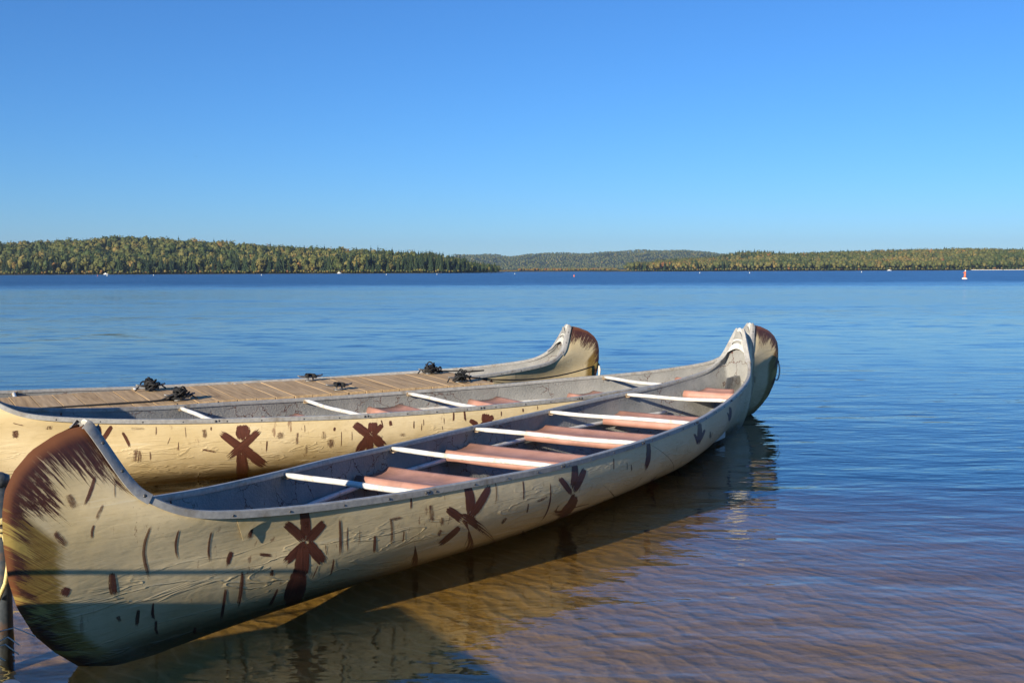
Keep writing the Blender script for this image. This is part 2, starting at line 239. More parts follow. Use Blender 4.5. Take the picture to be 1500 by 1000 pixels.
# ------------------------------------------------------------------ materials
def mat_hull(name, seed):
    t = NT(name); o = t.coord(); uv = t.coord('UV'); u, v_, _ = t.sep(uv)      # u: distance from the stem edge, v: run along the stem
    big = t.noise(t.mapping(o, (1, 1, 1), loc=(seed, 0, 0)), 2.2, 5, .6)
    fine = t.noise(t.mapping(o, (14, 14, 60), loc=(seed, 0, 0)), 1.0, 4, .6)
    c = t.mix(t.step(big, .35, .7), (.61, .475, .25), (.73, .595, .36))
    c = t.mix(t.math('MULTIPLY', t.step(fine, .55, .75), .35), c, (.40, .29, .14))
    # birch-bark lenticels: thin, short, dry-brushed vertical flecks
    fl = t.noise(t.mapping(o, (26, 26, 5), rot=(0, .08, 0), loc=(seed*2, 0, 0)), 1.0, 5, .7)
    pt = t.noise(t.mapping(o, (2.6, 2.6, 5), loc=(0, seed, 0)), 1.0, 2, .5)
    c = t.mix(t.math('MULTIPLY', t.math('MULTIPLY', t.step(fl, .60, .66), t.step(pt, .52, .62)), .7), c, (.19, .085, .045))
    sp = t.noise(t.mapping(o, (90, 90, 90)), 1.0, 3, .7)
    c = t.mix(t.math('MULTIPLY', t.math('MULTIPLY', t.step(sp, .66, .70), t.step(big, .5, .62)), .6), c, (.13, .07, .04))
    # scuffed, weathered lower hull; shade towards the bottom is put into the colour too
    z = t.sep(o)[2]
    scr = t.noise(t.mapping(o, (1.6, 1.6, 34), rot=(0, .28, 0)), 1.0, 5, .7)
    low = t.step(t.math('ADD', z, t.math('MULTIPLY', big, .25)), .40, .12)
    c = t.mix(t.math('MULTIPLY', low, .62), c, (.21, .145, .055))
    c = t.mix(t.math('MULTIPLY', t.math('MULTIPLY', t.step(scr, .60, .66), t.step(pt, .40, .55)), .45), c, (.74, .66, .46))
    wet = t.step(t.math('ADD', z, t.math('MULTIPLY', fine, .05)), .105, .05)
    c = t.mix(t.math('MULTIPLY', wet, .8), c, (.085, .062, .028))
    # brown brushed stem bands
    sw = t.noise(t.comb(t.math('MULTIPLY', u, 8.0), t.math('MULTIPLY', v_, 110.0), seed), 1.0, 6, .72, .35)
    sb = t.noise(t.comb(t.math('MULTIPLY', u, 2.0), t.math('MULTIPLY', v_, 6.0), seed+4), 1.0, 3, .6)
    e = t.math('ADD', u, t.math('ADD', t.math('MULTIPLY', t.math('SUBTRACT', sw, .5), .34), t.math('MULTIPLY', t.math('SUBTRACT', sb, .5), .34)))
    wid = t.ramp(t.math('MULTIPLY', v_, .5), [(0.0, (.10,)*3), (.12, (.115,)*3), (.22, (.10,)*3), (.30, (.09,)*3), (.50, (.10,)*3), (.70, (.09,)*3), (.85, (.04,)*3)])
    brown = t.step(t.math('SUBTRACT', wid, e), -.006, .02)
    worn = t.noise(t.comb(t.math('MULTIPLY', u, 14.0), t.math('MULTIPLY', v_, 60.0), seed+9), 1.0, 6, .75)
    brown = t.math('MULTIPLY', brown, t.math('SUBTRACT', 1.0, t.math('MULTIPLY', t.step(worn, .53, .61), t.step(u, .025, .09))))
    bc = t.mix(t.step(sw, .3, .7), (.038, .013, .010), (.105, .034, .019))
    bc = t.mix(t.step(u, .030, .010), bc, (.19, .07, .026))
    yl = t.math('MULTIPLY', t.step(v_, .46, .50), t.step(v_, 1.30, 1.15))
    ye = t.step(t.math('ADD', u, t.math('MULTIPLY', t.math('SUBTRACT', sw, .5), .18)), .23, .18)
    c = t.mix(t.math('MULTIPLY', yl, ye), c, t.mix(t.step(sw, .35, .62), (.34, .235, .055), (.16, .085, .02)))
    gold = t.math('MULTIPLY', yl, t.step(t.math('ADD', sb, t.math('MULTIPLY', sw, .35)), .66, .60))
    bc = t.mix(gold, bc, (.40, .285, .075))
    c = t.mix(brown, c, bc)
    rel = t.math('ADD', t.math('MULTIPLY', scr, .5), t.math('ADD', t.math('MULTIPLY', fine, .35), t.math('MULTIPLY', t.noise(o, 7, 3), .9)))
    wr = t.noise(t.mapping(o, (3.2, 3.2, 13), rot=(0, .35, 0)), 1.0, 2, .5, .6)
    rel = t.math('ADD', rel, t.math('MULTIPLY', t.math('ABSOLUTE', t.math('SUBTRACT', wr, .5)), 1.6))
    wr2 = t.noise(t.mapping(o, (2.0, 2.0, 11), rot=(0, .30, 0), loc=(seed, 3, 0)), 1.0, 3, .55, .9)
    rdg = t.math('MULTIPLY', t.step(t.math('ABSOLUTE', t.math('SUBTRACT', wr2, .5)), .035, .0), t.step(z, .40, .26))
    rel = t.math('ADD', rel, t.math('ADD', t.math('MULTIPLY', rdg, 1.1), t.math('MULTIPLY', brown, .12)))
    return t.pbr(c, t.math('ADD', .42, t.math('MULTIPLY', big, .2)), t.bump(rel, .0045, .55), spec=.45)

def mat_brush():
    t = NT('brown_brush_paint'); uv = t.coord('UV'); u, v, _ = t.sep(uv)
    rnd = t.attr('seed')
    br = t.noise(t.comb(t.math('MULTIPLY', u, 1.6), t.math('MULTIPLY', v, t.math('ADD', 6.0, t.math('MULTIPLY', t.attr('dry'), 16.0))), t.math('MULTIPLY', rnd, 37.0)), 1.0, 4, .65)
    ed = t.math('MULTIPLY', t.math('ABSOLUTE', t.math('SUBTRACT', v, .5)), 2.0)
    wob = t.noise(t.comb(t.math('MULTIPLY', u, 4.0), t.math('MULTIPLY', v, 2.0), t.math('MULTIPLY', rnd, 11.0)), 1.0, 3, .6)
    f = t.math('SUBTRACT', t.math('ADD', 1.08, t.math('MULTIPLY', t.math('SUBTRACT', wob, .5), .9)), t.math('POWER', ed, 2.5))
    f = t.math('SUBTRACT', f, t.math('MULTIPLY', t.math('MAXIMUM', t.step(t.math('ADD', u, t.math('MULTIPLY', t.math('SUBTRACT', br, .5), .75)), .80, .92), t.step(t.math('SUBTRACT', u, t.math('MULTIPLY', t.math('SUBTRACT', br, .5), .3)), .09, .02)), 1.6))
    f = t.math('SUBTRACT', f, t.math('MULTIPLY', t.math('ADD', t.attr('dry'), .12), t.math('MULTIPLY', t.step(br, .28, .72), 1.25)))
    al = t.math('MULTIPLY', t.step(f, .0, .14), t.math('SUBTRACT', 1.0, t.math('MULTIPLY', t.attr('dry'), t.math('ADD', .12, t.math('MULTIPLY', rnd, .35)))))
    c = t.mix(t.step(br, .3, .65), (.060, .019, .014), (.125, .042, .026))
    return t.pbr(c, .5, t.bump(br, .0015), alpha=al, spec=.4)

def mat_lining():
    t = NT('grey_fibreglass_lining'); o = t.coord()
    n = t.noise(o, 55, 4, .65); b = t.noise(o, 3.0, 4, .6)
    c = t.mix(t.step(b, .35, .65), (.215, .215, .205), (.315, .31, .29))
    c = t.mix(t.math('MULTIPLY', t.step(n, .55, .72), .35), c, (.16, .16, .16))
    vor = t.n('ShaderNodeTexVoronoi', feature='DISTANCE_TO_EDGE'); wv = t.noise(o, 6, 4, .65, col=True)
    vm = t.n('ShaderNodeVectorMath', operation='MULTIPLY_ADD'); t.put(vm.inputs[0], wv); vm.inputs[1].default_value = (.22,)*3; t.put(vm.inputs[2], o)
    t.put(vor.inputs['Vector'], vm.outputs[0]); vor.inputs['Scale'].default_value = 5.5
    crack = t.math('MULTIPLY', t.step(vor.outputs['Distance'], .016, .006), t.step(t.noise(o, 2.2, 2), .44, .52))
    c = t.mix(crack, c, (.10, .035, .022))
    return t.pbr(c, .75, t.bump(t.math('ADD', n, t.math('MULTIPLY', crack, -.4)), .006), spec=.3)

def mat_wood():
    t = NT('weathered_deck_plank'); o = t.coord(); tint = t.attr('seed')
    v = t.mapping(o, (26, 1.6, 26)); vv = t.n('ShaderNodeVectorMath', operation='ADD'); t.put(vv.inputs[0], v)
    t.put(vv.inputs[1], t.comb(t.math('MULTIPLY', tint, 51.0), t.math('MULTIPLY', tint, 17.0), 0.0))
    g = t.noise(vv.outputs[0], 1.0, 6, .65, .4)
    c = t.mix(t.step(g, .32, .68), (.29, .185, .09), (.56, .385, .205))
    c = t.mix(t.math('MULTIPLY', tint, .55), c, t.mix(t.step(g, .3, .7), (.35, .245, .14), (.60, .45, .28)))
    return t.pbr(c, .8, t.bump(g, .004), spec=.25)

M = {}
M['hull'] = [mat_hull('painted_bark_hull', 1.0), mat_hull('painted_bark_hull_second', 5.0), mat_hull('painted_bark_hull_third', 9.0)]
M['brush'] = mat_brush(); M['lining'] = mat_lining(); M['wood'] = mat_wood()
M['gunwale'] = speckled('worn_grey_gunwale', (.27, .265, .25), (.37, .36, .335), 38, .42, .001, c3=(.22, .19, .15), scale3=7)
M['plate'] = speckled('off_white_end_plate', (.50, .48, .42), (.60, .58, .52), 22, .5, .001, c3=(.40, .37, .31), scale3=9)
M['tube'] = speckled('white_painted_tube', (.60, .585, .54), (.70, .685, .64), 12, .38, .0006, c3=(.50, .42, .32), scale3=14)
M['seat'] = speckled('salmon_moulded_seat', (.37, .185, .135), (.45, .24, .185), 9, .55, .001, c3=(.28, .15, .115), scale3=3)
M['rivet'] = speckled('dark_steel_rivet', (.07, .065, .06), (.16, .15, .14), 200, .4, .0005, metal=.6)
M['bracket'] = speckled('rusty_bracket', (.42, .36, .25), (.25, .13, .05), 60, .6, .001)
M['rope_black'] = speckled('black_rope', (.005, .005, .006), (.013, .013, .014), 220, .75, .003)
M['rope_white'] = speckled('white_rope', (.62, .58, .48), (.75, .72, .64), 160, .8, .003)
M['rope_yellow'] = speckled('yellow_rope', (.60, .47, .15), (.70, .60, .32), 160, .75, .003)
M['cleat'] = speckled('galvanised_cleat', (.12, .12, .12), (.22, .22, .22), 90, .45, .001, metal=.5)
M['fascia'] = speckled('grey_dock_fascia', (.22, .215, .20), (.32, .31, .29), 18, .7, .002)
M['float'] = speckled('black_dock_float', (.02, .02, .022), (.035, .035, .035), 12, .6, .003)
M['steel'] = speckled('dark_steel_post', (.035, .045, .055), (.065, .075, .085), 40, .5, .001, c3=(.12, .06, .03), scale3=10)
M['carpet'] = speckled('grey_carpet_fender', (.22, .20, .17), (.40, .37, .31), 70, .95, .012)
M['pvc'] = speckled('white_plastic_pipe', (.72, .70, .64), (.78, .77, .72), 30, .4, .0006)
M['buoy_red'] = speckled('orange_red_buoy_paint', (.55, .11, .055), (.62, .16, .08), 6, .5, .001)
M['buoy_white'] = speckled('white_buoy_paint', (.76, .74, .68), (.82, .80, .76), 6, .45, .001)

# ------------------------------------------------------------------ lake, lake bed
def sheet(name, xs, ys, zf, mat):
    X, Y = np.meshgrid(xs, ys, indexing='ij'); Z = zf(X, Y)
    V = np.stack([X, Y, Z], -1).reshape(-1, 3); n, m = X.shape
    i = np.arange(n*m).reshape(n, m)
    F = np.stack([i[:-1, :-1], i[1:, :-1], i[1:, 1:], i[:-1, 1:]], -1).reshape(-1, 4)
    o = part(name, V, F, mat, smooth=True); return o
def sst(x, a, b):
    t = np.clip((x - a) / (b - a), 0, 1); return t*t*(3-2*t)

t = NT('lake_water'); g = t.n('ShaderNodeNewGeometry').outputs['Position']
X_, Y_, Z_ = t.sep(g)
flat = t.comb(X_, Y_, 0.0)
def wave(sc, ang, amp, stretch, detail=2, dist=0.0, seed=0.0):
    n = t.noise(t.mapping(flat, (1/stretch, 1, 1), rot=(0, 0, ang), loc=(seed, seed*1.7, 0)), sc, detail, .5, dist)
    return t.math('MULTIPLY', n, amp)
# ripples come in over the lake; patches are ruffled by the breeze, and the open water beyond the shelter of the dock is rougher
gust = t.noise(t.mapping(flat, (.5, 1, 1), loc=(3, 8, 0)), .055, 3, .55)
calm = t.math('ADD', .55, t.math('MULTIPLY', t.step(gust, .35, .70), .75))
opn = t.math('SUBTRACT', 1.0, t.math('MULTIPLY', t.step(Y_, 9.0, 24.0), .975))
h = t.math('ADD', wave(.9, R(8), .034, 2.2, 2, .2, 1), wave(2.6, R(-12), .019, 2.4, 2, .3, 5))
h = t.math('ADD', h, t.math('ADD', wave(6.5, R(14), .0078, 2.2, 2, .2, 9), wave(16.0, R(-25), .0019, 1.6, 2, 0, 13)))
h = t.math('MULTIPLY', h, t.math('MULTIPLY', calm, opn))
nb_ = t.bump(h, 1.0, 1.0)
# far out the ripples are finer than a pixel: tilt the facets directly and let the gloss widen
wl_ = t.math('ADD', Y_, t.math('MULTIPLY', t.math('SUBTRACT', t.noise(t.mapping(flat, (.5, 1, 1)), .05, 4, .6), .5), 60.0))
far = t.step(wl_, 88.0, 145.0)                              # the wind line: ruffled open water beyond, sheltered water inside
def facet(sc, st, k, ang, seed):
    x = t.n('ShaderNodeVectorMath', operation='SUBTRACT'); t.put(x.inputs[0], t.noise(t.mapping(flat, (1/st, 1, 1), rot=(0, 0, ang), loc=(seed, seed, 0)), sc, 2, .6, col=True)); x.inputs[1].default_value = (.5, .5, .5)
    y = t.n('ShaderNodeVectorMath', operation='MULTIPLY'); t.put(y.inputs[0], x.outputs[0]); y.inputs[1].default_value = (k*.6, k, 0)
    z = t.n('ShaderNodeVectorMath', operation='MINIMUM'); t.put(z.inputs[0], y.outputs[0]); z.inputs[1].default_value = (1, .004, 1); return z.outputs[0]   # lee slopes lie flatter than the faces of the wavelets
fa = t.n('ShaderNodeVectorMath', operation='ADD'); t.put(fa.inputs[0], facet(2.4, 2.6, 1.15, R(6), 3)); t.put(fa.inputs[1], facet(.22, 3.2, .45, R(-8), 7))
fs = t.n('ShaderNodeVectorMath', operation='SCALE'); t.put(fs.inputs[0], fa.outputs[0]); t.put(fs.inputs['Scale'], t.math('MULTIPLY', t.math('ADD', t.math('MULTIPLY', far, .22), t.math('MULTIPLY', t.step(Y_, 9.0, 26.0), .27)), calm))
fn = t.n('ShaderNodeVectorMath', operation='ADD'); t.put(fn.inputs[0], nb_); t.put(fn.inputs[1], fs.outputs[0])
fz = t.n('ShaderNodeVectorMath', operation='NORMALIZE'); t.put(fz.inputs[0], fn.outputs[0]); nrm = fz.outputs[0]
dt = t.n('ShaderNodeVectorMath', operation='DOT_PRODUCT'); t.put(dt.inputs[0], nrm); t.put(dt.inputs[1], t.n('ShaderNodeNewGeometry').outputs['Incoming'])
cs = t.math('ADD', t.math('ABSOLUTE', dt.outputs['Value']), t.math('MULTIPLY', far, .08))               # Schlick's law, the same seen from above and from below
fr = t.math('ADD', .035, t.math('MULTIPLY', t.math('POWER', t.math('SUBTRACT', 1.0, cs, clamp=True), 3.8), .965))
gl = t.n('ShaderNodeBsdfGlossy', distribution='BECKMANN'); t.put(gl.inputs['Roughness'], t.math('ADD', t.math('ADD', .02, t.math('MULTIPLY', t.step(Y_, 12.0, 45.0), .13)), t.math('MULTIPLY', far, .26))); t.put(gl.inputs['Normal'], nrm)
tr = t.n('ShaderNodeBsdfTransparent')
mx = t.n('ShaderNodeMixShader'); t.put(mx.inputs[0], fr); t.put(mx.inputs[1], tr.outputs[0]); t.put(mx.inputs[2], gl.outputs[0])
t.t.links.new(mx.outputs[0], t.out.inputs[0])
va = t.n('ShaderNodeVolumeAbsorption'); va.inputs['Color'].default_value = (.60, .42, .01, 1); va.inputs['Density'].default_value = 1.25
t.t.links.new(va.outputs[0], t.out.inputs['Volume'])
M['water'] = t.m
lake = part('lake_water', [(-4000, -40, 0), (4000, -40, 0), (4000, 5250, 0), (-4000, 5250, 0)], [(0, 1, 2, 3)], M['water'])
tag(lake, kind='structure')

t = NT('sandy_lake_bed'); g = t.n('ShaderNodeNewGeometry').outputs['Position']
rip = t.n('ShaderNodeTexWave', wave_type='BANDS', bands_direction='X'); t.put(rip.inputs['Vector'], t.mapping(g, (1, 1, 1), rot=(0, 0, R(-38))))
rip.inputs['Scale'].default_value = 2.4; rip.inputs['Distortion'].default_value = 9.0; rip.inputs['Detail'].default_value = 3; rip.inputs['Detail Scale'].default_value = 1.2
n1 = t.noise(g, 1.3, 5, .6); n2 = t.noise(g, 24, 4, .65)
c = t.mix(t.step(n1, .35, .65), (.42, .31, .105), (.62, .475, .175))
c = t.mix(t.math('MULTIPLY', t.step(n2, .58, .70), .5), c, (.09, .055, .03))
c = t.mix(t.math('MULTIPLY', t.math('POWER', rip.outputs['Fac'], 7.0), .55), c, (.74, .58, .30))          # pale crest lines: sunlight focused by the ripples, put into the bed colour
hh = t.math('ADD', t.math('MULTIPLY', rip.outputs['Fac'], .0035), t.math('ADD', t.math('MULTIPLY', n1, .06), t.math('MULTIPLY', n2, .005)))
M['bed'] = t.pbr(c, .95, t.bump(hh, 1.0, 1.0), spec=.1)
xs = np.concatenate([[-4000, -1000, -400, -100], np.linspace(-30, 30, 61), [100, 400, 1000, 4000]])
ys = np.concatenate([np.linspace(-30, 40, 71), [60, 100, 200, 500, 1000, 5250]])
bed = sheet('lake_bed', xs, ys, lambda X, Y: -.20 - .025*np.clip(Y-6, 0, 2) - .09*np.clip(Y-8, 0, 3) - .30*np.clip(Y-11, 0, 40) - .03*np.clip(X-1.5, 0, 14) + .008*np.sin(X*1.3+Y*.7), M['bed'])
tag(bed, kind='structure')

# ------------------------------------------------------------------ far shores
t = NT('forest_floor'); g = t.coord(); n = t.noise(g, .05, 5, .6)
M['ground'] = t.pbr(t.mix(t.step(n, .3, .7), (.035, .045, .018), (.075, .07, .03)), .95, spec=.1)
def px2x(px, Y): return (px - 750) / FPX * Y
LR = np.array([(-700, 20), (-532, 24), (-412, 29), (-334, 24), (-248, 18), (-177, 15), (-135, 12), (-92, 9), (-71, 6), (-40, 2), (-20, 0)], float)
def left_h(X, Y):
    d = Y - left_shore(X)
    return np.where(d > 0, .4 + np.maximum(np.interp(X, LR[:, 0], LR[:, 1]) - 2.5, 0) * sst(d, 5, 260) , -1.0) * sst(-X, 8, 30)
def left_shore(X): return 905 + 14*np.sin(X*.021) + 7*np.sin(X*.067+1) + 90*sst(X, -60, -10)
RRp = [(880, 0), (925, 3), (940, 9), (963, 11), (1033, 14), (1068, 18), (1092, 24), (1150, 19), (1208, 22), (1300, 24), (1360, 25), (1430, 23), (1500, 23), (1600, 22)]
RR = np.array([(px2x(a, 1700), b) for a, b in RRp])
def right_shore(X): return 1400 + 25*np.sin(X*.013) + 12*np.sin(X*.04+2) - 130*sst(X, 300, 700)
def right_h(X, Y):
    d = Y - right_shore(X)
    return np.where(d > 0, .4 + np.maximum(np.interp(X, RR[:, 0], RR[:, 1]) - 5.0, 0) * sst(d, 10, 320), -1.0)
FRp = [(560, 60), (640, 70), (720, 72), (744, 62), (800, 78), (847, 74), (917, 85), (940, 87), (998, 86), (1033, 78), (1057, 66), (1100, 55), (1200, 50), (1400, 40)]
FR = np.array([(px2x(a, 4700), b - 10) for a, b in FRp])
def far_h(X, Y):
    d = Y - 3400
    return np.where(d > 0, .5 + np.interp(X, FR[:, 0], FR[:, 1]) * sst(d, 20, 1300) + 5*np.sin(X*.02)*np.sin(Y*.013)*sst(d, 100, 600), -1)
def low_shore(X): return 1820 + 20*np.sin(X*.03)
for nm, fn, xs, ys in (('wooded_hill_terrain', left_h, np.linspace(-760, -8, 80), np.linspace(880, 1320, 45)),
                       ('wooded_ridge_terrain', right_h, np.linspace(130, 1150, 90), np.linspace(1230, 1900, 50)),
                       ('far_hill_terrain', far_h, np.linspace(-1100, 2400, 90), np.linspace(3380, 5200, 50)),
                       ('marsh_terrain', lambda X, Y: np.where(Y > low_shore(X), .6, -1.0), np.linspace(-160, 330, 60), np.linspace(1790, 2000, 24))):
    tag(sheet(nm, xs, ys, fn, M['ground']), kind='structure')

def mat_leaf(name, stops, rough=.7):
    t = NT(name); s = t.attr('tint'); n = t.noise(t.n('ShaderNodeNewGeometry').outputs['Position'], .8, 2)
    c = t.ramp(t.math('ADD', s, t.math('MULTIPLY', t.math('SUBTRACT', n, .5), .22)), stops)
    return t.pbr(c, rough, spec=.2)
M['leaf'] = mat_leaf('autumn_foliage', [(0, (.034, .055, .014)), (.3, (.070, .088, .024)), (.55, (.125, .122, .034)), (.75, (.19, .15, .042)), (.9, (.23, .125, .035)), (1, (.20, .08, .03))])
M['needle'] = mat_leaf('conifer_foliage', [(0, (.010, .020, .008)), (.5, (.020, .038, .013)), (1, (.042, .062, .020))])
M['bark'] = speckled('tree_bark', (.05, .04, .03), (.10, .085, .07), 3, .9, .02)

def crown_broad(rng, quads, h=14.0):
    """lobed crown of many small leaf-clump faces; returns V, F for a tree whose base is at z=0"""
    lobes = []
    n = rng.integers(4, 7)
    for i in range(n):
        z = h * rng.uniform(.38, .84); r = h * rng.uniform(.13, .22) * (1.1 if z < h*.7 else .8); a = rng.uniform(0, 6.3); q = h*.13*rng.uniform(.3, 1)
        lobes.append((q*math.cos(a), q*math.sin(a), z, r))
    lobes.append((0, 0, h*.62, h*.20))
    V = []; F = []
    for cx, cy, cz, r in lobes[-1:]:
        b = len(V); rr = r*.95
        ico = [(0,0,1),(.89,0,.45),(.28,.85,.45),(-.72,.53,.45),(-.72,-.53,.45),(.28,-.85,.45),(.72,.53,-.45),(-.28,.85,-.45),(-.89,0,-.45),(-.28,-.85,-.45),(.72,-.53,-.45),(0,0,-1)]
        V += [(cx+x*rr, cy+y*rr, cz+z*rr*1.35) for x, y, z in ico]
        F += [tuple(b+i for i in f) for f in ((0,1,2),(0,2,3),(0,3,4),(0,4,5),(0,5,1),(1,6,2),(2,7,3),(3,8,4),(4,9,5),(5,10,1),(6,7,2),(7,8,3),(8,9,4),(9,10,5),(10,6,1),(11,7,6),(11,8,7),(11,9,8),(11,10,9),(11,6,10))]
    for k in range(quads):
        cx, cy, cz, r = lobes[rng.integers(len(lobes))]
        d = rng.normal(size=3); d /= np.linalg.norm(d); d[2] = d[2]*.8+.15
        p = np.array([cx, cy, cz]) + d*r*rng.uniform(.75, 1.12)
        s = h*.045*rng.uniform(.7, 1.5); nn = d + rng.normal(size=3)*.45; nn /= np.linalg.norm(nn)
        a = np.cross(nn, rng.normal(size=3)); a /= np.linalg.norm(a)+1e-6; c = np.cross(nn, a); b = len(V)
        V += [tuple(p+a*s), tuple(p+c*s*.8), tuple(p-a*s), tuple(p-c*s*.8)]; F.append((b, b+1, b+2, b+3))
    return V, F
def crown_conifer(rng, tiers, pts, h=15.5, slim=.19):
    V = []; F = []
    for i in range(tiers):
        f = i/(tiers-1); z0 = h*(.12+.78*f); r = h*slim*(1-f)**.85*rng.uniform(.85, 1.15)+.25; z1 = z0+h*.26*(1-.45*f)
        b = len(V); V.append((0, 0, min(z1, h*1.0)))
        ph = rng.uniform(0, 6.3)
        for k in range(pts*2):
            q = ph+math.pi*k/pts; rr = r*(1.0 if k % 2 else .55)*rng.uniform(.8, 1.2)
            V.append((rr*math.cos(q), rr*math.sin(q), z0+(0 if k % 2 else h*.03)))
        for k in range(pts*2): F.append((b, b+1+k, b+1+(k+1) % (pts*2)))
    return V, F
def trunk_mesh(h, r):
    return MB().tube([(0, 0, -1.0), (.05*h*.1, 0, h*.3), (0, .02*h, h*.62)], [r, r*.75, r*.3], 5)
def set_attr(me, name, vals):
    a = me.attributes.new(name, 'FLOAT', 'POINT'); a.data.foreach_set('value', np.asarray(vals, np.float32))

class Forest:
    """one mass of far trees"""
    def __init__(self): self.V = []; self.F3 = []; self.F4 = []; self.T = []; self.n = 0
    def add(self, V, F, pos, sc, rot, tint):
        V = np.asarray(V); c, s = math.cos(rot), math.sin(rot)
        W = np.stack([V[:, 0]*c - V[:, 1]*s, V[:, 0]*s + V[:, 1]*c, V[:, 2]], -1) * np.asarray(sc) + np.asarray(pos)
        self.V.append(W); self.T.append(np.clip(tint + RNG.normal(size=len(V))*.05, 0, 1))
        for f in F: (self.F4 if f.shape[1] == 4 else self.F3).append(f + self.n)
        self.n += len(V)
    def build(self, name, mat, label, cat):
        V = np.concatenate(self.V); me = bpy.data.meshes.new(name)
        f3 = np.concatenate(self.F3) if self.F3 else np.zeros((0, 3), int); f4 = np.concatenate(self.F4) if self.F4 else np.zeros((0, 4), int)
        me.vertices.add(len(V)); me.vertices.foreach_set('co', V.astype(np.float32).ravel())
        L = np.concatenate([f3.ravel(), f4.ravel()]).astype(np.int32); me.loops.add(len(L)); me.loops.foreach_set('vertex_index', L)
        ls = np.concatenate([np.arange(len(f3))*3, len(f3)*3 + np.arange(len(f4))*4]).astype(np.int32)
        me.polygons.add(len(ls)); me.polygons.foreach_set('loop_start', ls)
        me.materials.append(mat); me.update(calc_edges=True); set_attr(me, 'tint', np.concatenate(self.T))
        return tag(link(bpy.data.objects.new(name, me)), label, cat, kind='stuff')
def faces_np(F):
    f3 = np.array([f for f in F if len(f) == 3], int).reshape(-1, 3); f4 = np.array([f for f in F if len(f) == 4], int).reshape(-1, 4)
    return [x for x in (f3, f4) if len(x)]
rg = np.random.default_rng(5)
NB, NC = 10, 7
BR_LO = [(lambda r: (r[0], faces_np(r[1])))(crown_broad(rg, 46)) for _ in range(8)]
CO_LO = [(lambda r: (r[0], faces_np(r[1])))(crown_conifer(rg, 6, 4)) for _ in range(6)]
CO_FAR = [(lambda r: (r[0], faces_np(r[1])))(crown_conifer(rg, 3, 3, slim=.22)) for _ in range(4)]
BR_FAR = [(lambda r: (r[0], faces_np(r[1])))(crown_broad(rg, 10)) for _ in range(4)]
BR_ME = []; CO_ME = []
for i in range(NB):
    V, F = crown_broad(rg, 150); me = mesh('broadleaf_crown', V, F, M['leaf']); tn = [.12, .3, .42, .5, .58, .66, .35, .8, .24, .9][i]
    set_attr(me, 'tint', np.clip(tn + rg.normal(size=len(V))*.06, 0, 1)); BR_ME.append(me)
for i in range(NC):
    V, F = crown_conifer(rg, 9, 7, slim=[.16, .18, .21, .15, .23, .17, .20][i]); me = mesh('conifer_crown', V, F, M['needle'])
    set_attr(me, 'tint', np.clip(.15 + .1*i + rg.normal(size=len(V))*.1, 0, 1)); CO_ME.append(me)
TR_B = trunk_mesh(14, .25).mesh('trunk', M['bark']); TR_C = trunk_mesh(17, .2).mesh('trunk', M['bark'])

def scatter(x0, x1, y0, y1, step):
    n = int((x1-x0)/step); m = int((y1-y0)/step); out = []
    for i in range(n):
        for j in range(m):
            out.append((x0+(i+rg.uniform(0, 1))*step, y0+(j+rg.uniform(0, 1))*step))
    return out
# left shore: the 300 nearest of each kind are trees of their own, the rest one mass
pts = [(x, y) for x, y in scatter(-600, -12, 890, 1240, 5.6) if y - left_shore(x) > 2 and x < -14]
cand = []
for x, y in pts:
    d = y - left_shore(x); dark = sst(np.array(x), -190, -60)
    dark = max(float(dark), float(sst(np.array(-x), 400, 500))*math.exp(-d/70))
    pc = .62*math.exp(-d/45) + .07 + .42*float(dark)
    clump = .5+.5*math.sin(x*.05+1.3)*math.sin(x*.023)
    con = rg.uniform() < pc*(.6+.7*clump)
    z = float(left_h(np.array(x), np.array(y)))
    cand.append((d, x, y, z, con))
cand.sort()
nb = nc = 0; FL = Forest(); FN = Forest()
for d, x, y, z, con in cand:
    sc = rg.uniform(.62, 1.22)*(.62 if d < 6 else 1.0); rot = rg.uniform(0, 6.28)
    inview = x > px2x(-15, y)
    endf = .55+.45*float(sst(np.array(-x), 18, 70)); sc *= endf
    if con and nc < 300 and inview:
        o = empty('conifer_tree', (x, y, z-.2), rot); o.scale = (sc, sc, sc*rg.uniform(.85, 1.15)); nc += 1
        tag(o, 'dark green pointed conifer tree in the shore forest on the left', 'tree', 'conifers along the left shore')
        link(bpy.data.objects.new('crown', CO_ME[rg.integers(NC)]), o); link(bpy.data.objects.new('trunk', TR_C), o)
    elif not con and nb < 300 and inview:
        o = empty('broadleaf_tree', (x, y, z-.2), rot); o.scale = (sc*1.05, sc*1.05, sc*rg.uniform(.8, 1.15)); nb += 1
        tag(o, 'rounded green to yellow broadleaf tree in the shore forest on the left', 'tree', 'broadleaf trees along the left shore')
        k = int(np.clip(rg.normal(4.2, 2.4), 0, NB-1))
        link(bpy.data.objects.new('crown', BR_ME[k]), o); link(bpy.data.objects.new('trunk', TR_B), o)
    elif con:
        V, F = CO_LO[rg.integers(6)]; FN.add(V, F, (x, y, z-.2), (sc, sc, sc*rg.uniform(.8, 1.1)), rot, rg.uniform(.1, .9))
    else:
        V, F = BR_LO[rg.integers(8)]; FL.add(V, F, (x, y, z-.2), (sc*1.1, sc*1.1, sc*rg.uniform(.8, 1.1)), rot, float(np.clip(rg.normal(.40, .17)+.16*math.sin(x*.031+y*.013)*math.sin(y*.037), 0, 1)))
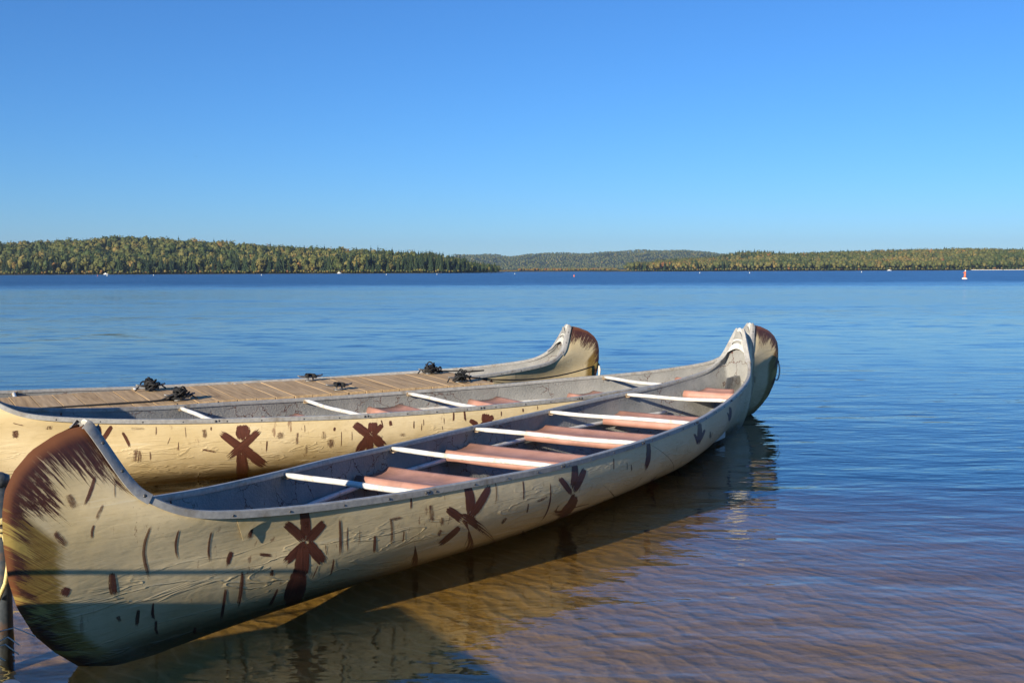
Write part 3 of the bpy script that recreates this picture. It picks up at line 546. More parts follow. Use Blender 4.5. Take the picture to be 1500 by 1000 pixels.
# yellowing brush at the water's edge
for x in np.arange(-600, -22, 2.3):
    V, F = BR_LO[rg.integers(8)]; s = rg.uniform(.16, .36)
    y = left_shore(x)+rg.uniform(1, 6); FL.add(V, F, (x, y, -.8*s), (s*1.5, s*1.5, s), rg.uniform(0, 6), float(np.clip(rg.normal(.55, .2), 0, 1)))
FL.build('left_shore_broadleaf_wood', M['leaf'], 'mass of autumn broadleaf trees covering the hill on the left shore', 'wood')
FN.build('left_shore_conifer_wood', M['needle'], 'dark conifers scattered through the hill on the left shore', 'wood')
FL = Forest(); FN = Forest()
for x, y in scatter(px2x(890, 1400), px2x(1540, 1900), 1230, 1800, 7.2):
    d = y - right_shore(x)
    if d < 2 or x > px2x(1530, y) or x < px2x(921+6*math.sin(y), y): continue
    if x < px2x(960, y) and d > 200: continue
    z = float(right_h(np.array(x), np.array(y))); sc = rg.uniform(.7, 1.1)*(.7 if d < 8 else 1); rot = rg.uniform(0, 6.28)
    bk = abs(x-px2x(1092, 1700)) < 60 and d > 200
    if rg.uniform() < (.6 if bk else .10+.25*math.exp(-d/40)):
        V, F = CO_LO[rg.integers(6)]; FN.add(V, F, (x, y, z-.2), (sc, sc, sc), rot, rg.uniform(.3, 1))
    else:
        V, F = BR_LO[rg.integers(8)]; FL.add(V, F, (x, y, z-.2), (sc*1.2, sc*1.2, sc), rot, float(np.clip(rg.normal(.46, .15)+.17*math.sin(x*.021+y*.011)*math.sin(y*.023), 0, 1)))
for x in np.arange(px2x(925, 1400), px2x(1530, 1400), 3.2):
    V, F = BR_LO[rg.integers(8)]; s = rg.uniform(.18, .4); FL.add(V, F, (x, right_shore(x)+rg.uniform(2, 8), -.8*s), (s*1.6, s*1.6, s), 0, float(np.clip(rg.normal(.5, .2), 0, 1)))
FL.build('right_shore_broadleaf_wood', M['leaf'], 'mass of olive and yellow trees along the right shore', 'wood')
FN.build('right_shore_conifer_wood', M['needle'], 'dark conifers scattered through the wood on the right shore', 'wood')
FL = Forest(); FN = Forest()
for x, y in scatter(px2x(640, 3400), px2x(1150, 4800), 3410, 4750, 13.5):
    if not px2x(655, y) < x < px2x(1130, y): continue
    z = float(far_h(np.array(x), np.array(y))); sc = rg.uniform(.75, 1.2); 
    if rg.uniform() < .5: V, F = CO_FAR[rg.integers(4)]; FN.add(V, F, (x, y, z-.3), (sc*1.2, sc*1.2, sc), 0, rg.uniform(.3, 1))
    else: V, F = BR_FAR[rg.integers(4)]; FL.add(V, F, (x, y, z-.3), (sc*1.5, sc*1.5, sc), 0, float(np.clip(rg.normal(.35, .14), 0, 1)))
FL.build('far_hill_broadleaf_wood', M['leaf'], 'hazy broadleaf wood on the distant hills between the two shores', 'wood')
FN.build('far_hill_conifer_wood', M['needle'], 'hazy conifer wood on the distant hills between the two shores', 'wood')
FL = Forest()
for x, y in scatter(-40, 235, 1825, 1950, 4.5):
    if y < low_shore(x)+2: continue
    pxx = 750 + x/y*FPX; s = rg.uniform(.2, .42)*(1.25 if 760 < pxx < 905 else .62)
    V, F = BR_LO[rg.integers(8)]; FL.add(V, F, (x, y, .3-.8*s), (s*1.5, s*1.5, s), 0, float(np.clip(rg.normal(.72, .16), 0, 1)))
FL.build('marsh_brush', M['leaf'], 'low rusty orange brush on the marshy shore in the gap', 'brush')

# ------------------------------------------------------------------ canoes
def grid_faces(n, m, flip=False):
    i = np.arange(n*m).reshape(n, m); F = np.stack([i[:-1, :-1], i[1:, :-1], i[1:, 1:], i[:-1, 1:]], -1).reshape(-1, 4)
    return F[:, ::-1] if flip else F
TAU = np.concatenate([np.linspace(-1, -.96, 15)[:-1], np.linspace(-.96, -.75, 29)[:-1], np.linspace(-.75, .75, 91)[:-1], np.linspace(.75, .96, 29)[:-1], np.linspace(.96, 1, 15)])
VV = np.concatenate([np.linspace(0, .06, 5)[:-1], np.linspace(.06, 1, 60)])
SEATS = [-1.35, -.28, .82, 1.95, 3.22]
THW = [-.575, -.275, 0.0, .275, .575]
def inner_w(s, z):
    tau = s/HA; vs_ = np.linspace(0, 1, 80); P = hull_pt(np.full(80, tau), vs_, 1, inset=.016)
    return float(np.interp(-z, -P[:, 2], P[:, 1]))
def sweep(path, prof, lateral):
    """prof: (side, up) offsets; lateral: unit vectors pointing outward along the path"""
    path = np.asarray(path); n = len(path); T = np.gradient(path, axis=0); T /= np.linalg.norm(T, axis=1)[:, None]
    L = np.asarray(lateral); L = L - (L*T).sum(1)[:, None]*T; L /= np.linalg.norm(L, axis=1)[:, None]
    U = np.cross(L, T); U *= np.where(U[:, 2:3] < 0, -1, 1)
    m = len(prof); V = np.concatenate([(path[:, None] + L[:, None]*np.array([p[0] for p in prof])[None, :, None] + U[:, None]*np.array([p[1] for p in prof])[None, :, None])]).reshape(-1, 3)
    F = [(i*m+k, i*m+(k+1) % m, (i+1)*m+(k+1) % m, (i+1)*m+k) for i in range(n-1) for k in range(m)]
    F += [tuple(range(m)), tuple((n-1)*m+k for k in reversed(range(m)))]
    return V, F
def fix_normals(o):
    bm = bmesh.new(); bm.from_mesh(o.data); bmesh.ops.recalc_face_normals(bm, faces=bm.faces); bm.to_mesh(o.data); bm.free()
    return o
def smooth_by_angle(o, deg=35):
    me = o.data; me.polygons.foreach_set('use_smooth', [True]*len(me.polygons)); me.set_sharp_from_angle(angle=R(deg)); return o
RIV = MB().lathe([(.0075, 0), (.0075, .002), (.005, .0045), (.0015, .0055)], 8).mesh('rivet', M['rivet'], True)
def rivet(p, normal, parent, sc=1.0):
    o = link(bpy.data.objects.new('rivet', RIV), parent); o.location = p; o.scale = (sc,)*3
    o.rotation_euler = Vector(normal).to_track_quat('Z', 'Y').to_euler(); return o
def ribbon(V, F, UV, SD, DR, c, side, lift, seed, dry, n=22, m=5, ext=0.0, thin=0.0):
    """a brush stroke lying on the hull; c = four (tau, v) corners"""
    q = np.array(c).reshape(4, 2); a0 = (q[0]+q[1])/2; a1 = (q[2]+q[3])/2; ex = (a1-a0)*ext; q[0] -= ex; q[1] -= ex; q[2] += ex; q[3] += ex
    q = q + (np.concatenate([[a0-ex]]*2+[[a1+ex]]*2).reshape(4, 2) - q)*thin; u = np.linspace(0, 1, n)[:, None]; w = np.linspace(0, 1, m)[None, :]
    w = .5 + (w-.5)*(.62+.38*np.sin(np.clip(u*1.05, 0, 1)*math.pi)**.6)
    bend = (seed-.5)*.10*np.sin(u*math.pi)
    g = [(q[1, k]*(1-w) + q[0, k]*w)*(1-u) + (q[2, k]*(1-w) + q[3, k]*w)*u for k in (0, 1)]
    g[0] = g[0] + bend*(a1-a0)[1]*.12; g[1] = g[1] - bend*(a1-a0)[0]*3.0
    P = hull_pt(g[0], np.clip(g[1], .03, .97), side); e = 1e-3
    d1 = hull_pt(g[0]+e, np.clip(g[1], .03, .97), side)-P; d2 = hull_pt(g[0], np.clip(g[1], .03, .97)+e, side)-P
    N = np.cross(d1, d2); N /= np.linalg.norm(N, axis=-1)[..., None]+1e-9; N *= np.sign(N[..., 1:2]*side+1e-9)
    b = len(V); P = P + N*lift
    V += [tuple(x) for x in P.reshape(-1, 3)]; F += [tuple(int(i)+b for i in f) for f in grid_faces(n, m)]
    UV += [(float(a), float(bb)) for a in u[:, 0] for bb in np.linspace(0, 1, m)]; SD += [seed]*(n*m); DR += [dry]*(n*m)
def brush_part(name, strokes, side, parent, rng, dry=None, base=.0009, ext=.14, thin=-.12):
    V, F, UV, SD, DR = [], [], [], [], []
    for i, s in enumerate(strokes):
        q = np.array(s).reshape(4, 2)*(HA, 1.0); wd = np.linalg.norm(q[0]-q[1]); ln = np.linalg.norm((q[0]+q[1]-q[2]-q[3])/2)
        if dry is not None and wd > .035: dr = rng.uniform(1.0, 1.45)
        elif dry is not None: dr = rng.uniform(*dry)
        else: dr = rng.uniform(.05, .3)
        ribbon(V, F, UV, SD, DR, s, side, base + .00012*(i % 6), rng.uniform(), dr, ext=ext, thin=thin)
    o = part(name, V, F, M['brush'], parent, True, UV); set_attr(o.data, 'seed', SD); set_attr(o.data, 'dry', DR)
    return o
def rand_dashes(rng, n, t0=-.95, t1=.95):
    out = []
    for _ in range(n):
        t = rng.uniform(t0, t1); v = rng.uniform(.06, .5); ln = rng.uniform(.05, .22); w = rng.choice([.0012, .002, .003, .006])*rng.uniform(.7, 1.3); sl = rng.uniform(-.006, .006)
        out.append((t-w, v, t+w, v, t+w+sl, v+ln, t-w+sl, v+ln))
    return out
def rand_cross(rng, t):
    w = .008; v = .24
    return [(t-w, .04, t+w, .04, t+w, v, t-w, v), (t-.03, .13, t-.022, .10, t+.004, v, t-.006, v+.03), (t+.022, .10, t+.03, .14, t+.006, v+.03, t-.004, v),
            (t-.004, v, t+.005, v+.03, t-.018, v+.14, t-.03, v+.10), (t-.005, v+.03, t+.006, v, t+.03, v+.11, t+.02, v+.15), (t-w, v+.02, t+w, v+.02, t+w*1.2, v+.28, t-w*1.2, v+.26)]
def make_canoe(idx, loc, heading, label, missing=()):
    rng = np.random.default_rng(20+idx)
    root = empty('canoe', loc, heading); tag(root, label, 'canoe', 'bark-patterned canoes')
    # outer skin
    V = []; F = []; UV = []
    for side in (-1, 1):
        P = hull_pt(TAU[:, None], VV[None, :], side); b = len(V)
        u = HA + np.interp(VV, STEM_V, STEM[:, 0])[None, :]*np.where(TAU > 0, 1.22, 1.0)[:, None] - np.abs(P[..., 0])
        V += [tuple(x) for x in P.reshape(-1, 3)]; UV += list(zip(u.ravel(), np.broadcast_to(VV*_sl[-1], u.shape).ravel()))
        F += [tuple(int(i)+b for i in f) for f in grid_faces(len(TAU), len(VV), side < 0)]
    part('hull', V, F, M['hull'][idx], root, True, UV)
    # inner skin with a raised floor, ramping up to a bulkhead at each end
    TI = TAU; V = []; F = []
    for side in (-1, 1):
        P = hull_pt(TI[:, None], VV[None, :], side, inset=.013); A = np.abs(TI)[:, None]
        fl = .03 + .50*np.clip((A-.78)/.19, 0, 1)**1.3
        P[..., 0] = np.where(P[..., 0]*np.sign(TI)[:, None] > HA*.985, np.sign(TI)[:, None]*HA*.985, P[..., 0])
        P[..., 2] = np.maximum(P[..., 2]-.004, np.minimum(fl, gun_z(TI)[:, None]-.03)); b = len(V)
        V += [tuple(x) for x in P.reshape(-1, 3)]; F += [tuple(int(i)+b for i in f) for f in grid_faces(len(TI), len(VV), side > 0)]
    part('inner_lining', V, F, M['lining'], root, True)
    TG = np.concatenate([np.linspace(-1, -.88, 26)[:-1], np.linspace(-.88, .88, 61)[:-1], np.linspace(.88, 1, 26)])
    for side in (-1, 1):
        path = np.stack([HA*TG, side*gun_w(TG), gun_z(TG)], -1); lat = np.tile([0, side, 0], (len(TG), 1)).astype(float)
        prof = [(-.018, -.022), (-.018, .003), (-.014, .008), (.010, .008), (.015, .003), (.015, -.026), (.010, -.026), (.010, -.004), (-.013, -.004), (-.013, -.022)]
        gw = smooth_by_angle(fix_normals(part('gunwale', *sweep(path, prof, lat), M['gunwale'], root)), 40)
        for k in range(24):
            tt = -.90 + 1.8*(k+.5)/24 + rng.uniform(-.006, .006)
            rivet((HA*tt, side*(float(gun_w(tt))+.015), float(gun_z(tt))-.013), (0, side, 0), gw, rng.uniform(.7, .9))
        for tt in THW:
            for dx in (-.014, .014): rivet((HA*tt+dx, side*(float(gun_w(tt))+.015), float(gun_z(tt))-.010), (0, side, 0), gw, 1.25)
        # strap over the horn, with three rivets
        for e in (-1, 1):
            ts = np.linspace(.952, 1.0, 18); path = np.stack([e*HA*ts, side*gun_w(ts), gun_z(ts)], -1)
            top = path[-1] + np.array([e*.004, -side*.006, .004]); path = np.concatenate([path, [top]])
            lat = np.tile([0, side, 0], (len(path), 1)).astype(float)
            prof = [(-.030, .0085), (-.030, .0125), (.018, .0125), (.0205, .009), (.0205, -.034), (.0165, -.034), (.0165, .0085)]
            st = smooth_by_angle(fix_normals(part('end_strap', *sweep(path, prof, lat), M['gunwale'], root)), 40)
            for tt in (.960, .978, .992):
                p = np.array([e*HA*tt, side*(float(gun_w(tt))+.0205), float(gun_z(tt))-.012]); rivet(p, (0, side, 0), st, 1.3)
    # end plates with a grip slot
    for e in (-1, 1):
        n, m = 26, 15; V = []; keep = []
        for i in range(n):
            for j in range(m):
                a = -1 + 2*j/(m-1); t0 = .968 + .007*(1-a*a); tt = t0 + (1.0-t0)*i/(n-1); w = float(gun_w(tt))-.012
                V.append((e*HA*tt, a*max(w, .004), float(gun_z(tt))+.010+.010*(1-a*a)))
        for i in range(n-1):
            for j in range(m-1):
                if 7 <= i <= 9 and 3 <= j <= 11: continue
                keep.append((i*m+j, (i+1)*m+j, (i+1)*m+j+1, i*m+j+1))
        o = part('end_plate', V, keep, M['plate'], root, True); fix_normals(o)
        sm = o.modifiers.new('thickness', 'SOLIDIFY'); sm.thickness = .006; sm.offset = -1
    # thwarts
    for tt in THW:
        if tt in missing: continue
        w = float(gun_w(tt))-.016; z = float(gun_z(tt))-.018; xs = np.linspace(-1, 1, 15)
        th = MB().tube([(HA*tt, w*a, z+.006*(a*a)-.004+.003*math.sin(a*4+tt*9)) for a in xs], [.0172-.005*(abs(a) > .95) for a in xs], 12).build('thwart', M['tube'], root, True)
        for side in (-1, 1):
            MB().box((HA*tt, side*(w-.018), z-.018), (.044, .034, .006)).box((HA*tt, side*(w-.001), z-.004), (.050, .006, .034)).build('bracket', M['bracket'], th)
    # seats slung over two long rails
    for side in (-1, 1):
        ss = np.linspace(-2.7, 2.75, 40); MB().tube([(s, side*(inner_w(s, .255)-.030), .255) for s in ss], .018, 8).build('seat_rail', M['tube'], root, True)
    prof = [(-.185, -.062), (-.190, -.030), (-.178, .004), (-.160, .016), (-.140, .012), (-.11, .002), (-.04, -.006), (.04, -.006), (.11, .002), (.140, .014), (.162, .020), (.180, .008), (.190, -.025), (.184, -.055)]
    for s in SEATS:
        zz = .305 if s < 3 else .42; ws = [inner_w(s+d, zz-.03)-.035 for d, _ in prof]; ww = min(ws) if s > 3 else sum(ws)/len(ws)
        n = 9; V = []; dp = 1.0 if s < 3 else .92
        for (d, z), w_ in zip(prof, ws):
            for k in range(n):
                a = -1+2*k/(n-1); V.append((s+d*dp, a*(w_ if s > 3 else ww), zz+z+.006*a*a))
        o = part('seat', V, grid_faces(len(prof), n), M['seat'], root, True); fix_normals(o)
        sm = o.modifiers.new('thickness', 'SOLIDIFY'); sm.thickness = .008
    # painted marks
    near = CROSSES.get(idx, [])
    if idx == 2: near = [rand_cross(rng, t_) for t_ in (-.77, -.49, -.22, .1, .4, .66)]
    for k, s in enumerate(near): brush_part('painted_cross', s, -1, root, rng)
    for t_ in (-.75, -.48, -.2, .1, .38, .65): brush_part('painted_cross', rand_cross(rng, t_), 1, root, rng)
    d = list(DASHES.get(idx, [])) + rand_dashes(rng, 7, -.9, .95)
    if idx == 2: d += rand_dashes(rng, 40)
    tag(brush_part('bark_dashes', d, -1, root, rng, (.35, 1.0), ext=.05, thin=.15), kind='stuff')
    tag(brush_part('bark_dashes', rand_dashes(rng, 45), 1, root, rng, (.35, 1.0), ext=.05, thin=.15), kind='stuff')
    return root
cA = make_canoe(0, (.3028, 7.6567, 0), 1.0149, 'nearest canoe, its brown-brushed stem filling the lower left')
cB = make_canoe(1, (-.6441, 9.7148, .012), .5668, 'middle canoe with sunlit yellow side, lying between nearest canoe and wooden dock', missing=(.275,))
cC = make_canoe(2, (-2.83, 11.26, -.055), .4605, 'farthest canoe, behind the wooden dock, its brown bow rising past the dock end')
# torn corner of the skin below the gunwale of the nearest canoe
fp = [((-.8554, .050), .001), ((-.8354, .213), .018), ((-.8320, .150), .012), ((-.8250, .118), .008), ((-.8150, .098), .003), ((-.8125, .060), .001)]
fv = []
for (t_, v_), up in fp:
    q = hull_pt(t_, v_, -1); fv.append((q[0], q[1]-up, q[2]))
tf = part('torn_flap', fv, [(0, 1, 2, 3, 4, 5)], speckled('torn_skin', (.52, .40, .20), (.62, .49, .27), 30, .6, .001), cA)
tf.modifiers.new('thickness', 'SOLIDIFY').thickness = .002
def world_of(root, p): return (Matrix.Translation(root.location) @ Matrix.Rotation(root.rotation_euler[2], 4, 'Z')) @ Vector(p)

# cream locker block on the floor near the far end of the front canoe
lb = MB().box((0, 0, .075), (.30, .34, .15)).build('foam_block', M['plate']); lb.location = world_of(cA, (2.72, -.08, .032)); lb.rotation_euler = (0, 0, 1.0149+.05)
bv = lb.modifiers.new('edge', 'BEVEL'); bv.width = .012; bv.segments = 2
tag(lb, 'cream block lying on the floor under the last seats of the nearest canoe', 'block')

# ------------------------------------------------------------------ wooden dock between the canoes
DH = R(31.0); dax = Vector((math.cos(DH), math.sin(DH), 0)); dnr = Vector((-math.sin(DH), math.cos(DH), 0))   # along, towards the far side
D0 = Vector((-1.02, 10.31, 0)) + dnr*.05                # a point of the near edge
endp = (Vector((-.42, 11.25, 0)) - D0).dot(dax)          # where the dock ends along its axis
DW, PIT = 1.03, .178
dock = empty('floating_dock', (D0.x, D0.y, 0), DH)
tag(dock, 'narrow wooden plank dock with black mooring cleats between the two rear canoes', 'dock')
npl = 42
def zdeck(y): return .475 + .035*y/DW
rp = np.random.default_rng(3)
for k in range(npl):
    x1 = endp - k*PIT; bm = bmesh.new(); th = .032
    dz = rp.uniform(-.0025, .0025); j = rp.uniform(-.01, .012)
    vs_ = [bm.verts.new((x, y, zdeck(y)+z+dz)) for x in (x1-PIT+.005, x1-.001) for y in (0+j*.6, DW+j) for z in (-th, 0)]
    for f in ((0,1,3,2),(4,6,7,5),(0,4,5,1),(2,3,7,6),(1,5,7,3),(0,2,6,4)): bm.faces.new([vs_[i] for i in f])
    bmesh.ops.recalc_face_normals(bm, faces=bm.faces); bmesh.ops.bevel(bm, geom=bm.edges, offset=.0022, segments=1, affect='EDGES')
    me = bpy.data.meshes.new('plank'); bm.to_mesh(me); bm.free(); me.materials.append(M['wood']); set_attr(me, 'seed', [rp.uniform()]*len(me.vertices))
    link(bpy.data.objects.new('plank', me), dock)
x0 = endp - npl*PIT
for y in (.03, DW-.03):
    MB().box(((x0+endp)/2, y, zdeck(y)-.034-.07), (endp-x0-.02, .045, .14)).build('side_beam', M['fascia'], dock)
MB().box((endp-.03, DW/2, zdeck(.5)-.034-.07), (.045, DW-.12, .14)).build('end_beam', M['fascia'], dock)
for k in range(4):
    MB().box((endp-.9-k*1.9, DW/2, .09), (1.3, DW-.2, .40)).build('float', M['float'], dock)
def cam_to_plane(px, py, zf):
    x = (px-750); y = -(py-500); c, s = math.cos(ROLL), math.sin(ROLL); x, y = x*c - y*s*-1*-1, y
    d = cam.matrix_world.to_3x3() @ Vector(((px-750)/FPX, -(py-500)/FPX, -1.0)); t_ = (zf-CAM_H)/d.z
    return Vector((0, 0, CAM_H)) + d*t_
def cleat(x, y):
    z = zdeck(y)
    c = MB().box((x, y, z+.006), (.10, .045, .010)).tube([(x-.028, y, z+.01), (x-.028, y, z+.04)], .010, 8).tube([(x+.028, y, z+.01), (x+.028, y, z+.04)], .010, 8)
    c.tube([(x-.135, y, z+.062), (x-.10, y, z+.052), (x-.04, y, z+.046), (x+.04, y, z+.046), (x+.10, y, z+.052), (x+.135, y, z+.062)], [.007, .010, .013, .013, .010, .007], 8)
    return c.build('cleat', M['cleat'], dock, True)
inv = dock.matrix_basis.inverted()
def to_dock(px, py):
    q = Matrix.Rotation(-DH, 4, 'Z') @ (cam_to_plane(px, py, .50) - D0); return q.x, min(max(q.y, .07), DW-.07)
def rope_heap(x, y, label, tail=None, small=False):
    """a rope made fast on a cleat: figure-of-eight turns piled up, with loose loops"""
    rr = np.random.default_rng(int(abs(x)*1000) % 9999); z = zdeck(y); mb = MB(); pts = []
    turns = 3
    for i in range(turns*14):
        a = i/14*2*math.pi; k = i/(turns*14); w = .05*rr.uniform(.9, 1.1)
        pts.append((x + w*math.sin(a), y + .04*math.sin(2*a+.4), z + .03 + .035*k + .015*abs(math.cos(a))))
    mb.tube(pts, .008, 6)
    if not small:
        for i in range(15):
            f = i/15; a0 = rr.uniform(0, 6.3); lr = rr.uniform(.035, .066)*(1.1-.4*f); cx, cy = x+rr.normal()*.035*(1-f*.6), y+rr.normal()*.03*(1-f*.6); tl = rr.uniform(-.6, .6); zc = z+.025+.085*f; sq = rr.uniform(.45, .9)
            lp_ = []
            for a in np.linspace(0, 6.28, 18)[:-1]:
                px_, py_ = lr*math.cos(a)*(1+.15*math.sin(3*a+i)), lr*sq*math.sin(a)
                lp_.append((cx+px_*math.cos(a0)-py_*math.sin(a0), cy+px_*math.sin(a0)+py_*math.cos(a0), max(zc+px_*tl+.012*math.sin(2*a+i), z+.009)))
            mb.tube(lp_, .0075, 6, closed=True)
        for sx in (-1, 1): mb.tube([(x+sx*.03, y, z+.05), (x+sx*.10, y+rr.uniform(-.04, .04), z+.05), (x+sx*.15, y+rr.uniform(-.06, .06), z+.012)], .0075, 6)
    if tail is not None: mb.tube(tail, .008, 6)
    o = mb.build('mooring_rope', M['rope_black'], None, True); o.location = (D0.x, D0.y, 0); o.rotation_euler = (0, 0, DH)
    return tag(o, label, 'rope', 'black mooring ropes on the dock cleats')
def sag(p, q, n=14, s=.0):
    p, q = Vector(p), Vector(q); return [p.lerp(q, k/(n-1)) - Vector((0, 0, s*4*(k/(n-1))*(1-k/(n-1)))) for k in range(n)]
def dl(v):                                               # world point into the dock's frame
    return Matrix.Rotation(-DH, 4, 'Z') @ (Vector(v) - Vector((D0.x, D0.y, 0)))
spots = [(207, 567), (435, 554), (600, 543), (262, 583), (515, 573), (673, 557)]
spots = [to_dock(*p) for p in spots]
for i in (0, 1, 2): spots[i] = (spots[i][0], DW-.13)
for i in (3, 4, 5): spots[i] = (spots[i][0], .16)
for x, y in spots: cleat(x, y)
stemC = world_of(cC, (HA+.44, .02, .50)); stemB = world_of(cB, (HA+.45, .02, .56))
x, y = spots[0]; rope_heap(x, y, 'heap of black rope on the dock cleat farthest left, at the far edge')
x, y = spots[3]; rope_heap(x, y, 'heap of black rope on the left near-edge cleat, its tail running left along the planks',
    [(x-.06, y, zdeck(y)+.02), (x-.25, y+.01, zdeck(y)+.010), (x-1.0, y+.02, zdeck(y)+.010), (x-1.9, y+.0, zdeck(y)+.010), (x-2.6, y-.02, zdeck(y)+.010)])
x, y = spots[2]; rope_heap(x, y, 'heap of black rope on the far-edge cleat near the dock end',
    [(x+.06, y, zdeck(y)+.03), (x+.30, y-.03, zdeck(y)+.02), (x+.62, y-.10, zdeck(y)+.015), (min(x+.9, endp-.02), y-.18, zdeck(y)+.012)])
x, y = spots[5]; rope_heap(x, y, 'heap of black rope at the dock end, its line running to the far bow', sag((x+.05, y, zdeck(y)+.06), dl(stemC), 16, .10))
x, y = spots[1]; rope_heap(x, y, 'small turn of black rope on the middle far-edge cleat', small=True)
x, y = spots[4]; rope_heap(x, y, 'small turn of black rope on the middle near-edge cleat', small=True)
# knots and light tails on the two far stems
def ring_knot(c, rz, mat, r=.022, n=5):
    mb = MB(); rr = np.random.default_rng(4)
    for k in range(n):
        a0 = rr.uniform(0, 3.1); b0 = rr.uniform(0, 3.1)
        m3 = Matrix.Rotation(a0, 3, 'X') @ Matrix.Rotation(b0, 3, 'Z')
        mb.tube([Vector(c) + m3 @ Vector((r*math.cos(a), r*math.sin(a), 0)) for a in np.linspace(0, 6.28, 13)[:-1]], .009, 6, closed=True)
    return mb
k1 = ring_knot(stemC, 0, None).build('rope_knot', M['rope_black'], None, True); tag(k1, 'black rope knot on the bow of the farthest canoe', 'rope')
MB().tube([stemC+Vector((.015, 0, 0)), stemC+Vector((.03, 0, -.06)), stemC+Vector((.025, 0, -.13)), stemC+Vector((.05, 0, -.19))], [.012, .018, .012, .007], 7).build('loose_tail', M['rope_white'], k1, True)
k2 = ring_knot(stemB, 0, None, .02, 4).build('rope_knot', M['rope_black'], None, True); tag(k2, 'black knot with white rope loop on the far stem of the middle canoe', 'rope')
lp = [stemB+Vector((.0+.035*math.sin(a), 0, -.10+.11*math.cos(a))) for a in np.linspace(0, 6.28, 20)[:-1]]
MB().tube(lp, .009, 6, closed=True).build('white_loop', M['rope_white'], k2, True)

# ------------------------------------------------------------------ landing dock the photograph is taken from
Q0 = Vector((-2.05, 3.50, 0)); qa = Vector((.49, -.872, 0)).normalized(); ql = Vector((-qa.y, qa.x, 0)) * -1
ql = Vector((-.872, -.49, 0)).normalized()
LH = math.atan2(qa.y, qa.x); land = empty('landing_dock', (Q0.x, Q0.y, 0), LH)
tag(land, 'landing dock with rough edge at the lower left corner', 'dock')
sgn = 1 if (Matrix.Rotation(LH, 3, 'Z') @ Vector((0, 1, 0))).dot(ql) > 0 else -1
for k in range(34):
    xx = k*.15
    me = MB().box((xx+.072, sgn*1.5, .60), (.142, 3.0, .04)).mesh('plank', M['wood']); set_attr(me, 'seed', [rp.uniform()]*8)
    link(bpy.data.objects.new('plank', me), land)
for y in (.06, 1.5, 2.9): MB().box((2.55, sgn*y, .48), (5.0, .06, .195)).build('side_beam', M['fascia'], land)
MB().box((2.6, sgn*1.5, .17), (4.6, 2.5, .42)).build('float', M['float'], land)
rail = MB().tube([(.05, sgn*.02, .775), (.05, sgn*2.95, .775)], .009, 8)
for y in (1.5, 2.92): rail.tube([(.05, sgn*y, .62), (.05, sgn*y, .775)], .009, 8)
rail.build('low_rail', M['steel'], land, True)

# post, fender, pipe and ropes at the left edge
PX, PY = -2.335, 4.75
post = MB().tube([(0, 0, -.5), (0, 0, .70)], .042, 14).lathe([(.048, .66), (.048, .705), (.02, .72)], 14).build('mooring_post', M['steel'], None, True)
post.location = (PX, PY, 0); tag(post, 'dark steel mooring post wrapped in rope at the left edge', 'post')
wrap = MB()
for k, zz in enumerate((.52, .505, .49, .455, .44)):
    wrap.tube([(PX+.050*math.cos(a), PY+.050*math.sin(a), zz+.01*math.sin(a+k)) for a in np.linspace(0, 6.28, 18)[:-1]], .009, 6, closed=True)
wrap.tube([(PX+.04, PY-.045, .44), (PX+.055, PY-.06, .40), (PX+.060, PY-.06, .31), (PX+.045, PY-.06, .23), (PX+.01, PY-.06, .15)], .010, 6)
w_ = wrap.build('wrapped_rope', M['rope_yellow'], None, True); tag(w_, 'pale yellow rope wound round the dark steel post at the left edge', 'rope')
fen = empty('dock_fender', (-1.74, 3.25, 0), LH); tag(fen, 'rough grey carpeted fender with timber block at the bottom left corner', 'fender')
bm = bmesh.new(); bmesh.ops.create_cube(bm, size=1.0); bmesh.ops.subdivide_edges(bm, edges=bm.edges, cuts=7, use_grid_fill=True)
for v in bm.verts:
    v.co = Vector((v.co.x*.95, v.co.y*.16, v.co.z*.26)) + Vector((random.uniform(-.006, .006), random.uniform(-.006, .006), random.uniform(-.006, .006)))
me = bpy.data.meshes.new('carpet_wrap'); bm.to_mesh(me); bm.free(); me.materials.append(M['carpet'])
cw = link(bpy.data.objects.new('carpet_wrap', me), fen); cw.location = (.12, sgn*.10, .06)
tb = MB().box((.05, sgn*.09, .225), (.78, .11, .065)).mesh('timber', M['wood']); set_attr(tb, 'seed', [.4]*8)
tbo = link(bpy.data.objects.new('timber', tb), fen); bv = tbo.modifiers.new('edge', 'BEVEL'); bv.width = .008; bv.segments = 2
pv = empty('plastic_pipe', (-1.68, 3.36, .21), LH); tag(pv, 'short white plastic pipe end sticking out beside the fender', 'pipe')
ring = MB(); n = 20; V = []
for r_, x_ in ((.042, -.14), (.042, .02), (.034, .02), (.034, -.14)):
    V += [(x_, r_*math.cos(2*math.pi*k/n), r_*math.sin(2*math.pi*k/n)) for k in range(n)]
ring.add(V, [(i*n+k, i*n+(k+1) % n, ((i+1) % 4)*n+(k+1) % n, ((i+1) % 4)*n+k) for i in range(4) for k in range(n)])
po = fix_normals(ring.build('pipe_wall', M['pvc'], pv, True)); po.rotation_euler = (0, 0, R(-20))
fr_ = MB(); rr = np.random.default_rng(8)
base = Vector((-1.78, 3.52, .34))
for k in range(7):
    a = rr.uniform(-.4, .9); L_ = rr.uniform(.05, .13); p0 = base + Vector((rr.uniform(-.03, .05), rr.uniform(-.1, .1), rr.uniform(-.04, .06)))
    fr_.tube([p0, p0+Vector((L_*.5*math.cos(a), 0, L_*.3*math.sin(a)+.015)), p0+Vector((L_*math.cos(a), .01, L_*.6*math.sin(a)-.02))], .0022, 5)
fr_.tube([base+Vector((.02, -.12, .02)), base+Vector((.04, -.14, -.15)), base+Vector((.035, -.14, -.34)), base+Vector((.05, -.15, -.5))], [.008, .009, .008, .007], 6)
